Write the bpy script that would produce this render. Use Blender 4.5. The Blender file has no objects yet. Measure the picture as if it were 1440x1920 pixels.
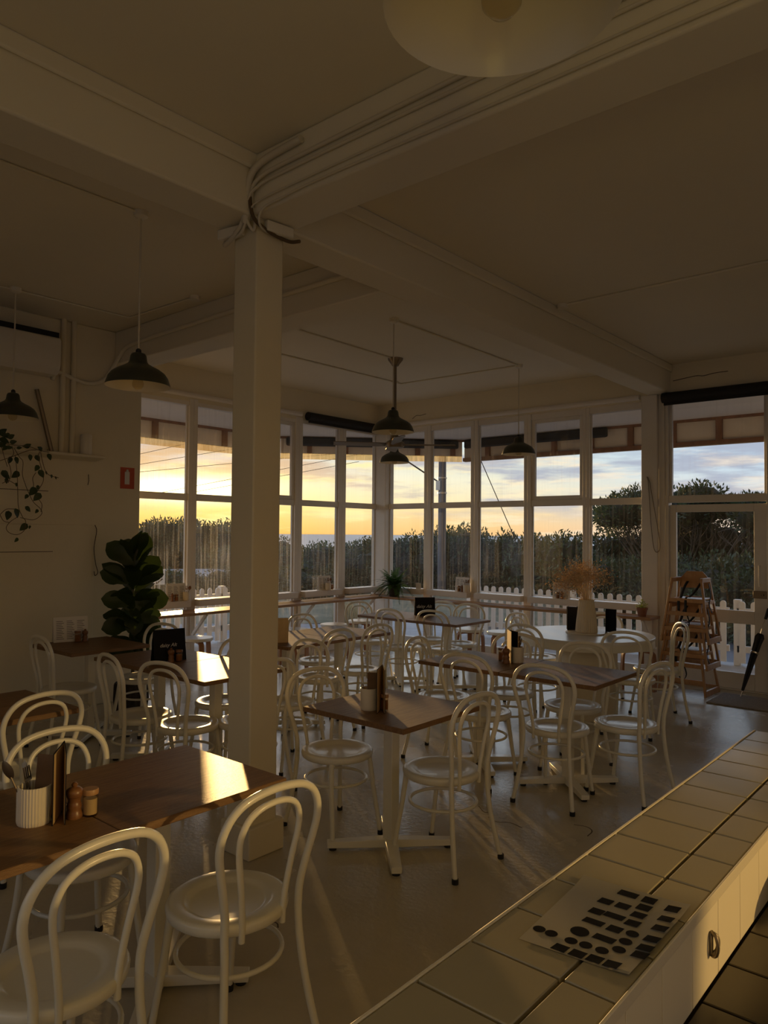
import bpy, math, random
from mathutils import Vector, Matrix, Euler, noise as mnoise

PI = math.pi
scene = bpy.context.scene
col = scene.collection

# ------------------------------------------------------------------ camera
cam_d = bpy.data.cameras.new('camera')
cam = bpy.data.objects.new('camera', cam_d)
col.objects.link(cam)
cam_d.sensor_fit = 'VERTICAL'
cam_d.sensor_height = 36.0
cam_d.lens = 36.0 * 1385.0 / 1920.0
cam_d.clip_start = 0.05
cam_d.clip_end = 6000
def _ray0(px, py):
    return Vector((px - 720.0, -(py - 960.0), -1385.0)).normalized()
_Y = _ray0(1905, 1011)
_X = -_ray0(-900, 987)
_X = (_X - _Y * _X.dot(_Y)).normalized()
_Z = _X.cross(_Y)
cam.matrix_world = Matrix.Translation((0, 0, 1.66)) @ Matrix((_X, _Y, _Z)).to_4x4()
scene.camera = cam

# ------------------------------------------------------------------ exposure
scene.view_settings.view_transform = 'Standard'
scene.view_settings.look = 'None'
scene.view_settings.exposure = 0.54
scene.view_settings.gamma = 1.0
scene.view_settings.use_curve_mapping = False
scene.cycles.use_denoising = True
scene.cycles.max_bounces = 8
scene.cycles.diffuse_bounces = 5
scene.cycles.glossy_bounces = 4
scene.cycles.transmission_bounces = 6
scene.cycles.transparent_max_bounces = 32
scene.cycles.caustics_reflective = False
scene.cycles.caustics_refractive = False
scene.cycles.sample_clamp_indirect = 6.0

# ------------------------------------------------------------------ sun and sky
SUN_DIR = Vector((-0.822, 0.567, 0.0605)).normalized()
SUN_AZ = Vector((SUN_DIR.x, SUN_DIR.y, 0)).normalized()
sun_d = bpy.data.lights.new('evening_sun', 'SUN')
sun_d.energy = 2.5
sun_d.color = (1.0, 0.60, 0.22)
sun_d.angle = math.radians(0.7)
sun = bpy.data.objects.new('evening_sun', sun_d)
col.objects.link(sun)
sun.rotation_euler = (-SUN_DIR).to_track_quat('-Z', 'Y').to_euler()

def srgb(r, g, b):
    f = lambda c: (c / 255 / 12.92) if c / 255 <= 0.04045 else ((c / 255 + 0.055) / 1.055) ** 2.4
    return (f(r), f(g), f(b), 1.0)

def build_world():
    w = bpy.data.worlds.new('sunset_sky')
    scene.world = w
    w.use_nodes = True
    nt = w.node_tree
    nt.nodes.clear()
    N = nt.nodes.new
    L = nt.links.new
    def math_(op, a, b=None, clamp=False):
        n = N('ShaderNodeMath'); n.operation = op; n.use_clamp = clamp
        for i, v in enumerate((a, b)):
            if v is None: continue
            if isinstance(v, (int, float)): n.inputs[i].default_value = v
            else: L(v, n.inputs[i])
        return n.outputs[0]
    def ramp(fac, stops):
        n = N('ShaderNodeValToRGB')
        e = n.color_ramp.elements
        while len(e) < len(stops): e.new(0.5)
        for el, (p, c) in zip(e, stops):
            el.position = p; el.color = c
        L(fac, n.inputs[0])
        return n.outputs[0]
    def mix(f, a, b):
        n = N('ShaderNodeMix'); n.data_type = 'RGBA'
        if isinstance(f, (int, float)): n.inputs[0].default_value = f
        else: L(f, n.inputs[0])
        for sock, v in ((n.inputs[6], a), (n.inputs[7], b)):
            if isinstance(v, tuple): sock.default_value = v
            else: L(v, sock)
        return n.outputs[2]
    tc = N('ShaderNodeTexCoord')
    sep = N('ShaderNodeSeparateXYZ')
    L(tc.outputs['Generated'], sep.inputs[0])
    x, y, z = sep.outputs
    hl = math_('SQRT', math_('ADD', math_('MULTIPLY', x, x), math_('MULTIPLY', y, y)))
    hl = math_('MAXIMUM', hl, 0.001)
    c = math_('DIVIDE', math_('ADD', math_('MULTIPLY', x, SUN_AZ.x), math_('MULTIPLY', y, SUN_AZ.y)), hl)
    s = math_('DIVIDE', math_('SUBTRACT', math_('MULTIPLY', x, SUN_AZ.y), math_('MULTIPLY', y, SUN_AZ.x)), hl)
    ang = math_('ARCTAN2', s, c)                       # signed azimuth from the sun, radians
    aabs = math_('ABSOLUTE', ang)
    el = math_('MULTIPLY', z, 2.0, True)               # 0..1 over elevation 0..30 deg
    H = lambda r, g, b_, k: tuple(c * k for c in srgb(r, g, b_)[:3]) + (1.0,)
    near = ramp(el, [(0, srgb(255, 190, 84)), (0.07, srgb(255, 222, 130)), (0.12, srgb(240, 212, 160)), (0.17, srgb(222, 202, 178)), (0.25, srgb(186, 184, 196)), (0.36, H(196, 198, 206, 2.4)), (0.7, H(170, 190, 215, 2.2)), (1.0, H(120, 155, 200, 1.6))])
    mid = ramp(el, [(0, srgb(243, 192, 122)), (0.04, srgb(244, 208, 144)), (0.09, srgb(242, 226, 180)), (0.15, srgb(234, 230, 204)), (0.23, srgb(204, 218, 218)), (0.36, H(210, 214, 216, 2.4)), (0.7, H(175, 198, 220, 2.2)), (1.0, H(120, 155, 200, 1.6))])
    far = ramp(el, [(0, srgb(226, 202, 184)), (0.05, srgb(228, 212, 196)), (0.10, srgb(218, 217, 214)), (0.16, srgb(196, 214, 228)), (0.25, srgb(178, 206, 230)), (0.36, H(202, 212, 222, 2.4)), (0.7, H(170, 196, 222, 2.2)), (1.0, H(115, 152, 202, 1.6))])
    back = ramp(el, [(0, H(250, 186, 40, 0.30)), (0.14, H(248, 186, 44, 0.28)), (0.30, H(205, 160, 90, 0.15)), (1.0, H(150, 140, 130, 0.25))])
    def mapr(v, a, b):
        n = N('ShaderNodeMapRange'); n.interpolation_type = 'SMOOTHSTEP'
        L(v, n.inputs[0]); n.inputs[1].default_value = a; n.inputs[2].default_value = b
        return n.outputs[0]
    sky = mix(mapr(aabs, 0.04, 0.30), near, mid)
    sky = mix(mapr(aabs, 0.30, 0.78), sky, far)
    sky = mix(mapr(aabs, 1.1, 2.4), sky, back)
    # clouds: long flat streaks
    def cloud(sx, sz, scale, detail, lo, hi, off):
        cb = N('ShaderNodeCombineXYZ')
        L(math_('MULTIPLY', ang, sx), cb.inputs[0])
        L(math_('MULTIPLY', z, sz), cb.inputs[1])
        cb.inputs[2].default_value = off
        no = N('ShaderNodeTexNoise')
        no.inputs['Scale'].default_value = scale
        no.inputs['Detail'].default_value = detail
        no.inputs['Roughness'].default_value = 0.6
        L(cb.outputs[0], no.inputs['Vector'])
        return mapr(no.outputs['Fac'], lo, hi)
    dark = cloud(4.0, 26, 1.6, 6, 0.44, 0.62, 3.3)
    lit = cloud(5.0, 34, 1.7, 7, 0.50, 0.66, 8.1)
    lowband = mapr(z, 0.30, 0.08)
    dcol = mix(mapr(aabs, 0.0, 0.45), srgb(206, 168, 124), srgb(160, 166, 186))
    lcol = mix(mapr(aabs, 0.1, 0.6), srgb(255, 236, 160), srgb(246, 226, 200))
    sky = mix(math_('MULTIPLY', lit, 0.75), sky, lcol)
    sky = mix(math_('MULTIPLY', math_('MULTIPLY', dark, mapr(z, 0.01, 0.05)), 0.80), sky, dcol)
    # glow round the sun, wider than it is tall
    da = math_('MULTIPLY', ang, 1 / 0.085)
    dz = math_('MULTIPLY', math_('SUBTRACT', z, SUN_DIR.z - 0.004), 1 / 0.015)
    g1 = math_('POWER', 2.718, math_('MULTIPLY', math_('ADD', math_('MULTIPLY', da, da), math_('MULTIPLY', dz, dz)), -1.0))
    da2 = math_('MULTIPLY', ang, 1 / 0.22)
    dz2 = math_('MULTIPLY', math_('SUBTRACT', z, SUN_DIR.z), 1 / 0.05)
    g2 = math_('POWER', 2.718, math_('MULTIPLY', math_('ADD', math_('MULTIPLY', da2, da2), math_('MULTIPLY', dz2, dz2)), -1.0))
    def addc(base, fac, colr, k):
        n = N('ShaderNodeMix'); n.data_type = 'RGBA'; n.blend_type = 'ADD'
        L(math_('MULTIPLY', fac, k), n.inputs[0])
        n.clamp_factor = False
        L(base, n.inputs[6]); n.inputs[7].default_value = colr
        return n.outputs[2]
    sky = addc(sky, g1, (1.0, 0.85, 0.42, 1), 3.0)
    sky = addc(sky, g2, (1.0, 0.62, 0.16, 1), 0.30)
    ground = (0.10, 0.085, 0.065, 1)
    sky = mix(mapr(z, -0.004, 0.0), ground, sky)
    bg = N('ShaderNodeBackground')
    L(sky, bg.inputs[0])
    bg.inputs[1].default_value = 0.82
    out = N('ShaderNodeOutputWorld')
    L(bg.outputs[0], out.inputs[0])
build_world()

# daylight portals at the window openings
def portal(name, loc, sx, sy, rot):
    d = bpy.data.lights.new(name, 'AREA')
    d.shape = 'RECTANGLE'; d.size = sx; d.size_y = sy
    d.cycles.is_portal = True
    o = bpy.data.objects.new(name, d); col.objects.link(o)
    o.location = loc; o.rotation_euler = rot
portal('daylight_portal', (-7.40, 6.3, 1.68), 3.1, 4.4, (0, -PI / 2, 0))
portal('daylight_portal', (-4.7, 8.48, 1.68), 5.4, 3.1, (-PI / 2, 0, 0))

# unseen added spot: stands in for low sun reflected from behind the camera
sp_d = bpy.data.lights.new('reflected_sun_spot', 'SPOT')
sp_d.energy = 240.0
sp_d.color = (1.0, 0.64, 0.22)
sp_d.shadow_soft_size = 0.05
sp_d.spot_size = math.radians(17)
sp_d.spot_blend = 0.08
sp = bpy.data.objects.new('reflected_sun_spot', sp_d)
col.objects.link(sp)
sp.location = (3.2, 3.0, 1.9)
sp.rotation_euler = Vector((-0.932, -0.258, -0.259)).to_track_quat('-Z', 'Y').to_euler()

# fill spot added unseen behind the camera: its light comes down off the ceiling
up_d = bpy.data.lights.new('ceiling_fill_spot', 'SPOT')
up_d.energy = 54.0
up_d.color = (1.0, 0.70, 0.13)
up_d.shadow_soft_size = 0.12
up_d.spot_size = math.radians(165)
up_d.spot_blend = 1.0
upl = bpy.data.objects.new('ceiling_fill_spot', up_d)
col.objects.link(upl)
upl.location = (0.9, -0.9, 1.75)
upl.rotation_euler = (PI, 0, 0)

# ------------------------------------------------------------------ materials
def mat(name, color, rough=0.5, metal=0.0, spec=0.5, var=0.0, vscale=8.0, vstretch=(1, 1, 1), color2=None,
        bump=0.0, bscale=60.0, coat=0.0, trans=0.0, sheen=0.0):
    m = bpy.data.materials.new(name)
    m.use_nodes = True
    nt = m.node_tree
    b = nt.nodes['Principled BSDF']
    b.inputs['Base Color'].default_value = (*color, 1)
    b.inputs['Roughness'].default_value = rough
    b.inputs['Metallic'].default_value = metal
    b.inputs['Specular IOR Level'].default_value = spec
    b.inputs['Coat Weight'].default_value = coat
    b.inputs['Transmission Weight'].default_value = trans
    tc = nt.nodes.new('ShaderNodeTexCoord')
    mp = nt.nodes.new('ShaderNodeMapping')
    mp.inputs['Scale'].default_value = vstretch
    nt.links.new(tc.outputs['Object'], mp.inputs['Vector'])
    if var or color2:
        n = nt.nodes.new('ShaderNodeTexNoise')
        n.inputs['Scale'].default_value = vscale
        n.inputs['Detail'].default_value = 5
        n.inputs['Roughness'].default_value = 0.62
        nt.links.new(mp.outputs[0], n.inputs['Vector'])
        r = nt.nodes.new('ShaderNodeValToRGB')
        c2 = color2 or tuple(c * (1 - var) for c in color)
        r.color_ramp.elements[0].position = 0.34; r.color_ramp.elements[0].color = (*c2, 1)
        r.color_ramp.elements[1].position = 0.66; r.color_ramp.elements[1].color = (*color, 1)
        nt.links.new(n.outputs['Fac'], r.inputs[0])
        nt.links.new(r.outputs[0], b.inputs['Base Color'])
    if bump:
        n2 = nt.nodes.new('ShaderNodeTexNoise')
        n2.inputs['Scale'].default_value = bscale
        n2.inputs['Detail'].default_value = 3
        nt.links.new(mp.outputs[0], n2.inputs['Vector'])
        bp = nt.nodes.new('ShaderNodeBump')
        bp.inputs['Strength'].default_value = bump
        bp.inputs['Distance'].default_value = 0.01
        nt.links.new(n2.outputs['Fac'], bp.inputs['Height'])
        nt.links.new(bp.outputs[0], b.inputs['Normal'])
    return m

def leaf_mat(name, color, color2, transl=0.35, rough=0.45, vscale=6.0):
    m = bpy.data.materials.new(name)
    m.use_nodes = True
    nt = m.node_tree
    b = nt.nodes['Principled BSDF']
    b.inputs['Roughness'].default_value = rough
    out = nt.nodes['Material Output']
    tc = nt.nodes.new('ShaderNodeTexCoord')
    n = nt.nodes.new('ShaderNodeTexNoise'); n.inputs['Scale'].default_value = vscale; n.inputs['Detail'].default_value = 4
    nt.links.new(tc.outputs['Object'], n.inputs['Vector'])
    r = nt.nodes.new('ShaderNodeValToRGB')
    r.color_ramp.elements[0].position = 0.36; r.color_ramp.elements[0].color = (*color2, 1)
    r.color_ramp.elements[1].position = 0.66; r.color_ramp.elements[1].color = (*color, 1)
    nt.links.new(n.outputs['Fac'], r.inputs[0])
    nt.links.new(r.outputs[0], b.inputs['Base Color'])
    t = nt.nodes.new('ShaderNodeBsdfTranslucent')
    nt.links.new(r.outputs[0], t.inputs['Color'])
    mx = nt.nodes.new('ShaderNodeMixShader'); mx.inputs[0].default_value = transl
    nt.links.new(b.outputs[0], mx.inputs[1]); nt.links.new(t.outputs[0], mx.inputs[2])
    nt.links.new(mx.outputs[0], out.inputs[0])
    return m

def glass_mat(name, dirt=0.065, tint=(1.0, 1.0, 0.99), streak=(34, 34, 1.2), lo=0.50, hi=0.78, base=0.007):
    """Window glass: see-through, a little reflective, with dusty vertical runs that catch the sun."""
    m = bpy.data.materials.new(name)
    m.use_nodes = True
    nt = m.node_tree
    nt.nodes.clear()
    N, L = nt.nodes.new, nt.links.new
    out = N('ShaderNodeOutputMaterial')
    tr = N('ShaderNodeBsdfTransparent'); tr.inputs[0].default_value = (*tint, 1)
    gl = N('ShaderNodeBsdfGlossy'); gl.inputs['Roughness'].default_value = 0.0
    lw = N('ShaderNodeLayerWeight'); lw.inputs['Blend'].default_value = 0.5
    pw = N('ShaderNodeMath'); pw.operation = 'POWER'; pw.inputs[1].default_value = 5.0
    L(lw.outputs['Facing'], pw.inputs[0])
    fr = N('ShaderNodeMath'); fr.operation = 'MULTIPLY_ADD'; fr.inputs[1].default_value = 0.9; fr.inputs[2].default_value = 0.03
    L(pw.outputs[0], fr.inputs[0])
    mx = N('ShaderNodeMixShader')
    L(fr.outputs[0], mx.inputs[0]); L(tr.outputs[0], mx.inputs[1]); L(gl.outputs[0], mx.inputs[2])
    tl = N('ShaderNodeBsdfTranslucent'); tl.inputs[0].default_value = (0.9, 0.86, 0.76, 1)
    tc = N('ShaderNodeTexCoord'); mp = N('ShaderNodeMapping'); mp.inputs['Scale'].default_value = streak
    L(tc.outputs['Object'], mp.inputs[0])
    n = N('ShaderNodeTexNoise'); n.inputs['Scale'].default_value = 1.0; n.inputs['Detail'].default_value = 4
    L(mp.outputs[0], n.inputs['Vector'])
    n2 = N('ShaderNodeTexNoise'); n2.inputs['Scale'].default_value = 1.7; n2.inputs['Detail'].default_value = 2
    L(tc.outputs['Object'], n2.inputs['Vector'])
    mr = N('ShaderNodeMapRange'); mr.inputs[1].default_value = lo; mr.inputs[2].default_value = hi
    mr.inputs[3].default_value = base; mr.inputs[4].default_value = dirt
    L(n.outputs['Fac'], mr.inputs[0])
    mul = N('ShaderNodeMath'); mul.operation = 'MULTIPLY'
    mr2 = N('ShaderNodeMapRange'); mr2.inputs[1].default_value = 0.35; mr2.inputs[2].default_value = 0.65
    mr2.inputs[3].default_value = 0.35; mr2.inputs[4].default_value = 1.0
    L(n2.outputs['Fac'], mr2.inputs[0])
    L(mr.outputs[0], mul.inputs[0]); L(mr2.outputs[0], mul.inputs[1])
    m2 = N('ShaderNodeMixShader')
    L(mul.outputs[0], m2.inputs[0]); L(mx.outputs[0], m2.inputs[1]); L(tl.outputs[0], m2.inputs[2])
    L(m2.outputs[0], out.inputs[0])
    return m

M = {}
M['wall'] = mat('cream_wall_paint', (0.80, 0.72, 0.53), 0.7, var=0.06, vscale=1.5, bump=0.12, bscale=25)
M['ceiling'] = mat('cream_ceiling_paint', (0.80, 0.735, 0.58), 0.75, var=0.04, vscale=0.8)
M['trim'] = mat('white_gloss_frame_paint', (0.80, 0.755, 0.68), 0.42, var=0.05, vscale=5)
M['chair'] = mat('white_enamel', (0.80, 0.77, 0.66), 0.28, var=0.03, vscale=9, coat=0.15)
M['rubber'] = mat('black_rubber', (0.012, 0.011, 0.010), 0.6)
M['wood'] = mat('brown_table_wood', (0.25, 0.138, 0.056), 0.47, spec=0.5, color2=(0.165, 0.082, 0.030), vscale=3.0, vstretch=(22, 2, 22), bump=0.35, bscale=30)
M['ledgewood'] = mat('ledge_wood', (0.42, 0.24, 0.11), 0.35, color2=(0.30, 0.16, 0.07), vscale=3.0, vstretch=(3, 3, 20))
M['beech'] = mat('beech_wood', (0.50, 0.29, 0.13), 0.42, color2=(0.42, 0.22, 0.09), vscale=5.0, vstretch=(6, 6, 2))
M['stoolwood'] = mat('stool_wood', (0.42, 0.20, 0.09), 0.4, color2=(0.33, 0.15, 0.06), vscale=5.0)
M['stooltop'] = mat('white_stool_laminate', (0.80, 0.78, 0.73), 0.3)
M['darkwood'] = mat('turned_brown_wood', (0.26, 0.12, 0.045), 0.35, color2=(0.17, 0.07, 0.025), vscale=20, vstretch=(1, 1, 5))
M['black'] = mat('black_card', (0.010, 0.010, 0.013), 0.6, spec=0.15)
M['blind'] = mat('dark_blind_fabric', (0.010, 0.009, 0.008), 0.7, var=0.2, vscale=20)
M['shade'] = mat('dark_green_enamel', (0.045, 0.050, 0.036), 0.35)
M['lining'] = mat('cream_enamel', (0.84, 0.76, 0.56), 0.3)
M['cord'] = mat('pale_cord', (0.66, 0.60, 0.48), 0.6)
M['metal'] = mat('brushed_metal', (0.45, 0.42, 0.38), 0.32, metal=0.9)
M['bronze'] = mat('dull_bronze_metal', (0.24, 0.19, 0.13), 0.4, metal=0.8)
M['steel'] = mat('polished_steel', (0.62, 0.60, 0.57), 0.18, metal=1.0)
M['ceramic'] = mat('cream_ceramic', (0.76, 0.69, 0.56), 0.4)
M['vase'] = mat('cream_ribbed_ceramic', (0.70, 0.61, 0.45), 0.5)
M['paper'] = mat('menu_paper', (0.78, 0.74, 0.68), 0.7)
M['kraft'] = mat('tan_menu_board', (0.62, 0.44, 0.22), 0.6, color2=(0.52, 0.36, 0.17), vscale=14)
M['napkin'] = mat('brown_paper_napkin', (0.20, 0.115, 0.05), 0.7, color2=(0.15, 0.08, 0.035), vscale=10)
M['ink'] = mat('printed_ink', (0.10, 0.09, 0.09), 0.7)
M['chalk'] = mat('white_print', (0.72, 0.72, 0.70), 0.7)
M['salt'] = mat('pale_salt', (0.74, 0.62, 0.42), 0.6)
M['spice'] = mat('brown_sugar', (0.34, 0.15, 0.06), 0.7)
M['terracotta'] = mat('terracotta', (0.30, 0.135, 0.075), 0.75, var=0.25, vscale=12)
M['soil'] = mat('soil', (0.05, 0.035, 0.02), 0.9)
M['fig'] = leaf_mat('fig_leaf', (0.045, 0.074, 0.014), (0.030, 0.050, 0.010), 0.25, 0.4)
M['vine'] = leaf_mat('vine_leaf', (0.055, 0.085, 0.022), (0.035, 0.055, 0.016), 0.25, 0.4)
M['fern'] = leaf_mat('fern_leaf', (0.10, 0.22, 0.045), (0.05, 0.11, 0.025), 0.45, 0.5)
M['herb'] = leaf_mat('herb_leaf', (0.40, 0.46, 0.09), (0.20, 0.28, 0.05), 0.5, 0.5)
M['bush'] = leaf_mat('coastal_bush_leaf', (0.070, 0.115, 0.042), (0.026, 0.045, 0.018), 0.22, 0.6, 1.6)
M['bush2'] = leaf_mat('grey_green_bush_leaf', (0.13, 0.16, 0.085), (0.050, 0.070, 0.036), 0.25, 0.6, 1.6)
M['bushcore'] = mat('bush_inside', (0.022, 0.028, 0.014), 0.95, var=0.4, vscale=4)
M['bark'] = mat('grey_bark', (0.17, 0.15, 0.125), 0.85, var=0.4, vscale=10)
M['stem'] = mat('brown_stem', (0.12, 0.075, 0.035), 0.8)
M['grass'] = leaf_mat('dry_grass', (0.46, 0.38, 0.20), (0.28, 0.24, 0.12), 0.45, 0.7)
M['flower'] = leaf_mat('dried_flower', (0.86, 0.72, 0.52), (0.66, 0.48, 0.32), 0.55, 0.8, 30)
M['straw'] = mat('straw_stem', (0.55, 0.42, 0.26), 0.8)
M['basket'] = mat('dark_woven_basket', (0.055, 0.042, 0.030), 0.85, var=0.5, vscale=40)
M['fence'] = mat('white_fence_paint', (0.80, 0.76, 0.70), 0.55, var=0.06, vscale=7)
M['fascia'] = mat('cream_board', (0.62, 0.555, 0.47), 0.7, var=0.08, vscale=3)
M['stud'] = mat('brown_stained_stud', (0.22, 0.105, 0.055), 0.7, color2=(0.15, 0.07, 0.035), vscale=4, vstretch=(3, 3, 1))
M['soffit'] = mat('soffit_paint', (0.66, 0.62, 0.57), 0.75)
M['asphalt'] = mat('asphalt', (0.21, 0.215, 0.235), 0.6, color2=(0.16, 0.165, 0.185), vscale=3.0, bump=0.5, bscale=90)
M['deck'] = mat('concrete_paving', (0.46, 0.45, 0.43), 0.7, color2=(0.37, 0.36, 0.35), vscale=4.0, bump=0.3, bscale=60)
M['verge'] = mat('dry_verge', (0.26, 0.22, 0.13), 0.9, color2=(0.13, 0.125, 0.065), vscale=1.6, bump=0.8, bscale=20)
M['sea'] = mat('sea_water', (0.20, 0.235, 0.275), 0.42, color2=(0.16, 0.19, 0.23), vscale=0.02, bump=0.5, bscale=0.15)
M['polewood'] = mat('grey_pole_wood', (0.17, 0.175, 0.20), 0.75, var=0.25, vscale=6, vstretch=(3, 3, .4))
M['wire'] = mat('black_wire', (0.02, 0.02, 0.02), 0.6)
M['signred'] = mat('sign_red', (0.50, 0.085, 0.035), 0.5)
M['signwhite'] = mat('sign_white', (0.80, 0.80, 0.80), 0.5)
M['plastic'] = mat('white_plastic', (0.76, 0.71, 0.60), 0.4)
M['lens'] = mat('dark_lens', (0.008, 0.008, 0.009), 0.12)
M['strap'] = mat('black_webbing', (0.012, 0.012, 0.013), 0.7)
M['umbrella'] = mat('black_umbrella_cloth', (0.012, 0.012, 0.015), 0.5)
M['mat'] = mat('coir_mat', (0.34, 0.28, 0.21), 0.95, var=0.35, vscale=60, bump=0.8, bscale=160)
M['tile'] = mat('cream_glazed_tile', (0.41, 0.355, 0.235), 0.22, var=0.06, vscale=2.5, bump=0.05, bscale=8)
M['grout'] = mat('brown_grout', (0.16, 0.115, 0.065), 0.9)
M['edge'] = mat('cream_tile_edge', (0.74, 0.66, 0.50), 0.35)
M['board'] = mat('cream_painted_board', (0.80, 0.71, 0.52), 0.5)
M['darktile'] = mat('dark_glazed_tile', (0.060, 0.046, 0.026), 0.3, var=0.15, vscale=3)
M['darkgrout'] = mat('dark_grout', (0.15, 0.115, 0.07), 0.9)
M['film'] = mat('clear_sticker_film', (0.44, 0.39, 0.29), 0.3)
M['floor'] = mat('worn_vinyl_floor', (0.56, 0.505, 0.385), 0.30, color2=(0.49, 0.44, 0.33), vscale=2.2, bump=0.16, bscale=38)
M['crack'] = mat('dark_crack', (0.12, 0.09, 0.06), 0.9)
M['glass'] = glass_mat('window_glass')
M['glass_clean'] = glass_mat('door_glass', 0.035, base=0.006)
M['glass_dusty'] = glass_mat('dusty_window_glass', 0.17, lo=0.50, hi=0.74, base=0.028)
M['valance'] = glass_mat('clear_valance_sheet', 0.50, (0.72, 0.62, 0.42), (26, 26, 2.0), 0.45, 0.66, 0.22)
M['jarglass'] = glass_mat('jar_glass', 0.05, (0.92, 0.88, 0.80))
M['bulb'] = glass_mat('bulb_glass', 0.10, (0.90, 0.86, 0.74), base=0.08)

def floor_finish():
    m = M['floor']; nt = m.node_tree; b = nt.nodes['Principled BSDF']
    n = nt.nodes.new('ShaderNodeTexNoise'); n.inputs['Scale'].default_value = 1.4; n.inputs['Detail'].default_value = 5
    tc = nt.nodes.new('ShaderNodeTexCoord'); nt.links.new(tc.outputs['Object'], n.inputs['Vector'])
    mr = nt.nodes.new('ShaderNodeMapRange'); mr.inputs[1].default_value = 0.35; mr.inputs[2].default_value = 0.65
    mr.inputs[3].default_value = 0.18; mr.inputs[4].default_value = 0.31; b.inputs['Specular IOR Level'].default_value = 0.6
    nt.links.new(n.outputs['Fac'], mr.inputs[0]); nt.links.new(mr.outputs[0], b.inputs['Roughness'])
floor_finish()

# ------------------------------------------------------------------ mesh helpers
class MB:
    """Collects shapes, then links them as one mesh object."""
    def __init__(s):
        s.v = []; s.f = []
    def add(s, vs, fs):
        o = len(s.v)
        s.v += [tuple(v) for v in vs]
        s.f += [tuple(i + o for i in f) for f in fs]
        return s
    def box(s, a, b):
        x0, y0, z0 = a; x1, y1, z1 = b
        x0, x1 = min(x0, x1), max(x0, x1); y0, y1 = min(y0, y1), max(y0, y1); z0, z1 = min(z0, z1), max(z0, z1)
        return s.add([(x0, y0, z0), (x1, y0, z0), (x1, y1, z0), (x0, y1, z0), (x0, y0, z1), (x1, y0, z1), (x1, y1, z1), (x0, y1, z1)],
                     [(3, 2, 1, 0), (4, 5, 6, 7), (0, 1, 5, 4), (1, 2, 6, 5), (2, 3, 7, 6), (3, 0, 4, 7)])
    def obox(s, c, size, mtx):
        hx, hy, hz = (d / 2 for d in size)
        vs = [Vector(c) + mtx @ Vector((x * hx, y * hy, z * hz)) for z in (-1, 1) for x, y in ((-1, -1), (1, -1), (1, 1), (-1, 1))]
        return s.add(vs, [(3, 2, 1, 0), (4, 5, 6, 7), (0, 1, 5, 4), (1, 2, 6, 5), (2, 3, 7, 6), (3, 0, 4, 7)])
    def bar(s, p, q, w, h, up=(0, 0, 1)):
        """square bar from p to q, w across, h along 'up'"""
        p, q = Vector(p), Vector(q); d = (q - p); l = d.length; d.normalize()
        u = Vector(up); sx = d.cross(u)
        if sx.length < 1e-4: sx = d.cross(Vector((1, 0, 0)))
        sx.normalize(); uz = sx.cross(d)
        m = Matrix((d, sx, uz)).transposed()
        return s.obox((p + q) / 2, (l, w, h), m)
    def tube(s, path, r, n=8, closed=False, caps=True):
        P = [Vector(p) for p in path]; k = len(P)
        rs = r if isinstance(r, (list, tuple)) else [r] * k
        T = []
        for i in range(k):
            a = P[i - 1] if (i > 0 or closed) else P[i]
            b = P[(i + 1) % k] if (i < k - 1 or closed) else P[i]
            t = (b - a)
            T.append(t.normalized() if t.length > 1e-9 else Vector((0, 0, 1)))
        ref = Vector((0, 0, 1)) if abs(T[0].z) < 0.9 else Vector((1, 0, 0))
        nrm = (ref - T[0] * ref.dot(T[0])).normalized()
        vs = []
        for i in range(k):
            nrm = (nrm - T[i] * nrm.dot(T[i]))
            nrm = nrm.normalized() if nrm.length > 1e-6 else T[i].orthogonal().normalized()
            bi = T[i].cross(nrm)
            for j in range(n):
                a = 2 * PI * j / n
                vs.append(P[i] + (nrm * math.cos(a) + bi * math.sin(a)) * rs[i])
        fs = []
        for i in range(k if closed else k - 1):
            i2 = (i + 1) % k
            for j in range(n):
                j2 = (j + 1) % n
                fs.append((i * n + j, i * n + j2, i2 * n + j2, i2 * n + j))
        if caps and not closed:
            fs.append(tuple(reversed(range(n)))); fs.append(tuple(range((k - 1) * n, k * n)))
        return s.add(vs, fs)
    def lathe(s, prof, n=24, c=(0, 0, 0), ribs=0, ribd=0.0):
        """prof: (r, z) from bottom to top; a zero radius closes the end"""
        vs = []; fs = []; rows = []
        for r, z in prof:
            if r < 1e-6:
                rows.append([len(vs)]); vs.append((c[0], c[1], c[2] + z))
            else:
                row = []
                for j in range(n):
                    a = 2 * PI * j / n
                    rr = r * (1 - (ribd if ribs and (j % 2) else 0))
                    row.append(len(vs)); vs.append((c[0] + rr * math.cos(a), c[1] + rr * math.sin(a), c[2] + z))
                rows.append(row)
        for A, B in zip(rows[:-1], rows[1:]):
            for j in range(n):
                j2 = (j + 1) % n
                if len(A) == 1 and len(B) == 1: continue
                if len(A) == 1: fs.append((A[0], B[j2], B[j]))
                elif len(B) == 1: fs.append((A[j], A[j2], B[0]))
                else: fs.append((A[j], A[j2], B[j2], B[j]))
        return s.add(vs, fs)
    def cyl(s, c, r, z0, z1, n=20):
        return s.lathe([(0, z0), (r, z0), (r, z1), (0, z1)], n, c)
    def prism(s, poly, o, u, v, w):
        """extrude the 2-D polygon (along u, v from o) by vector w"""
        o, u, v, w = Vector(o), Vector(u), Vector(v), Vector(w)
        k = len(poly)
        a = [o + u * x + v * y for x, y in poly]
        b = [p + w for p in a]
        fs = [tuple(reversed(range(k))), tuple(range(k, 2 * k))]
        fs += [(i, (i + 1) % k, k + (i + 1) % k, k + i) for i in range(k)]
        return s.add(a + b, fs)
    def quad(s, a, b, c, d):
        return s.add([a, b, c, d], [(0, 1, 2, 3)])
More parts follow.
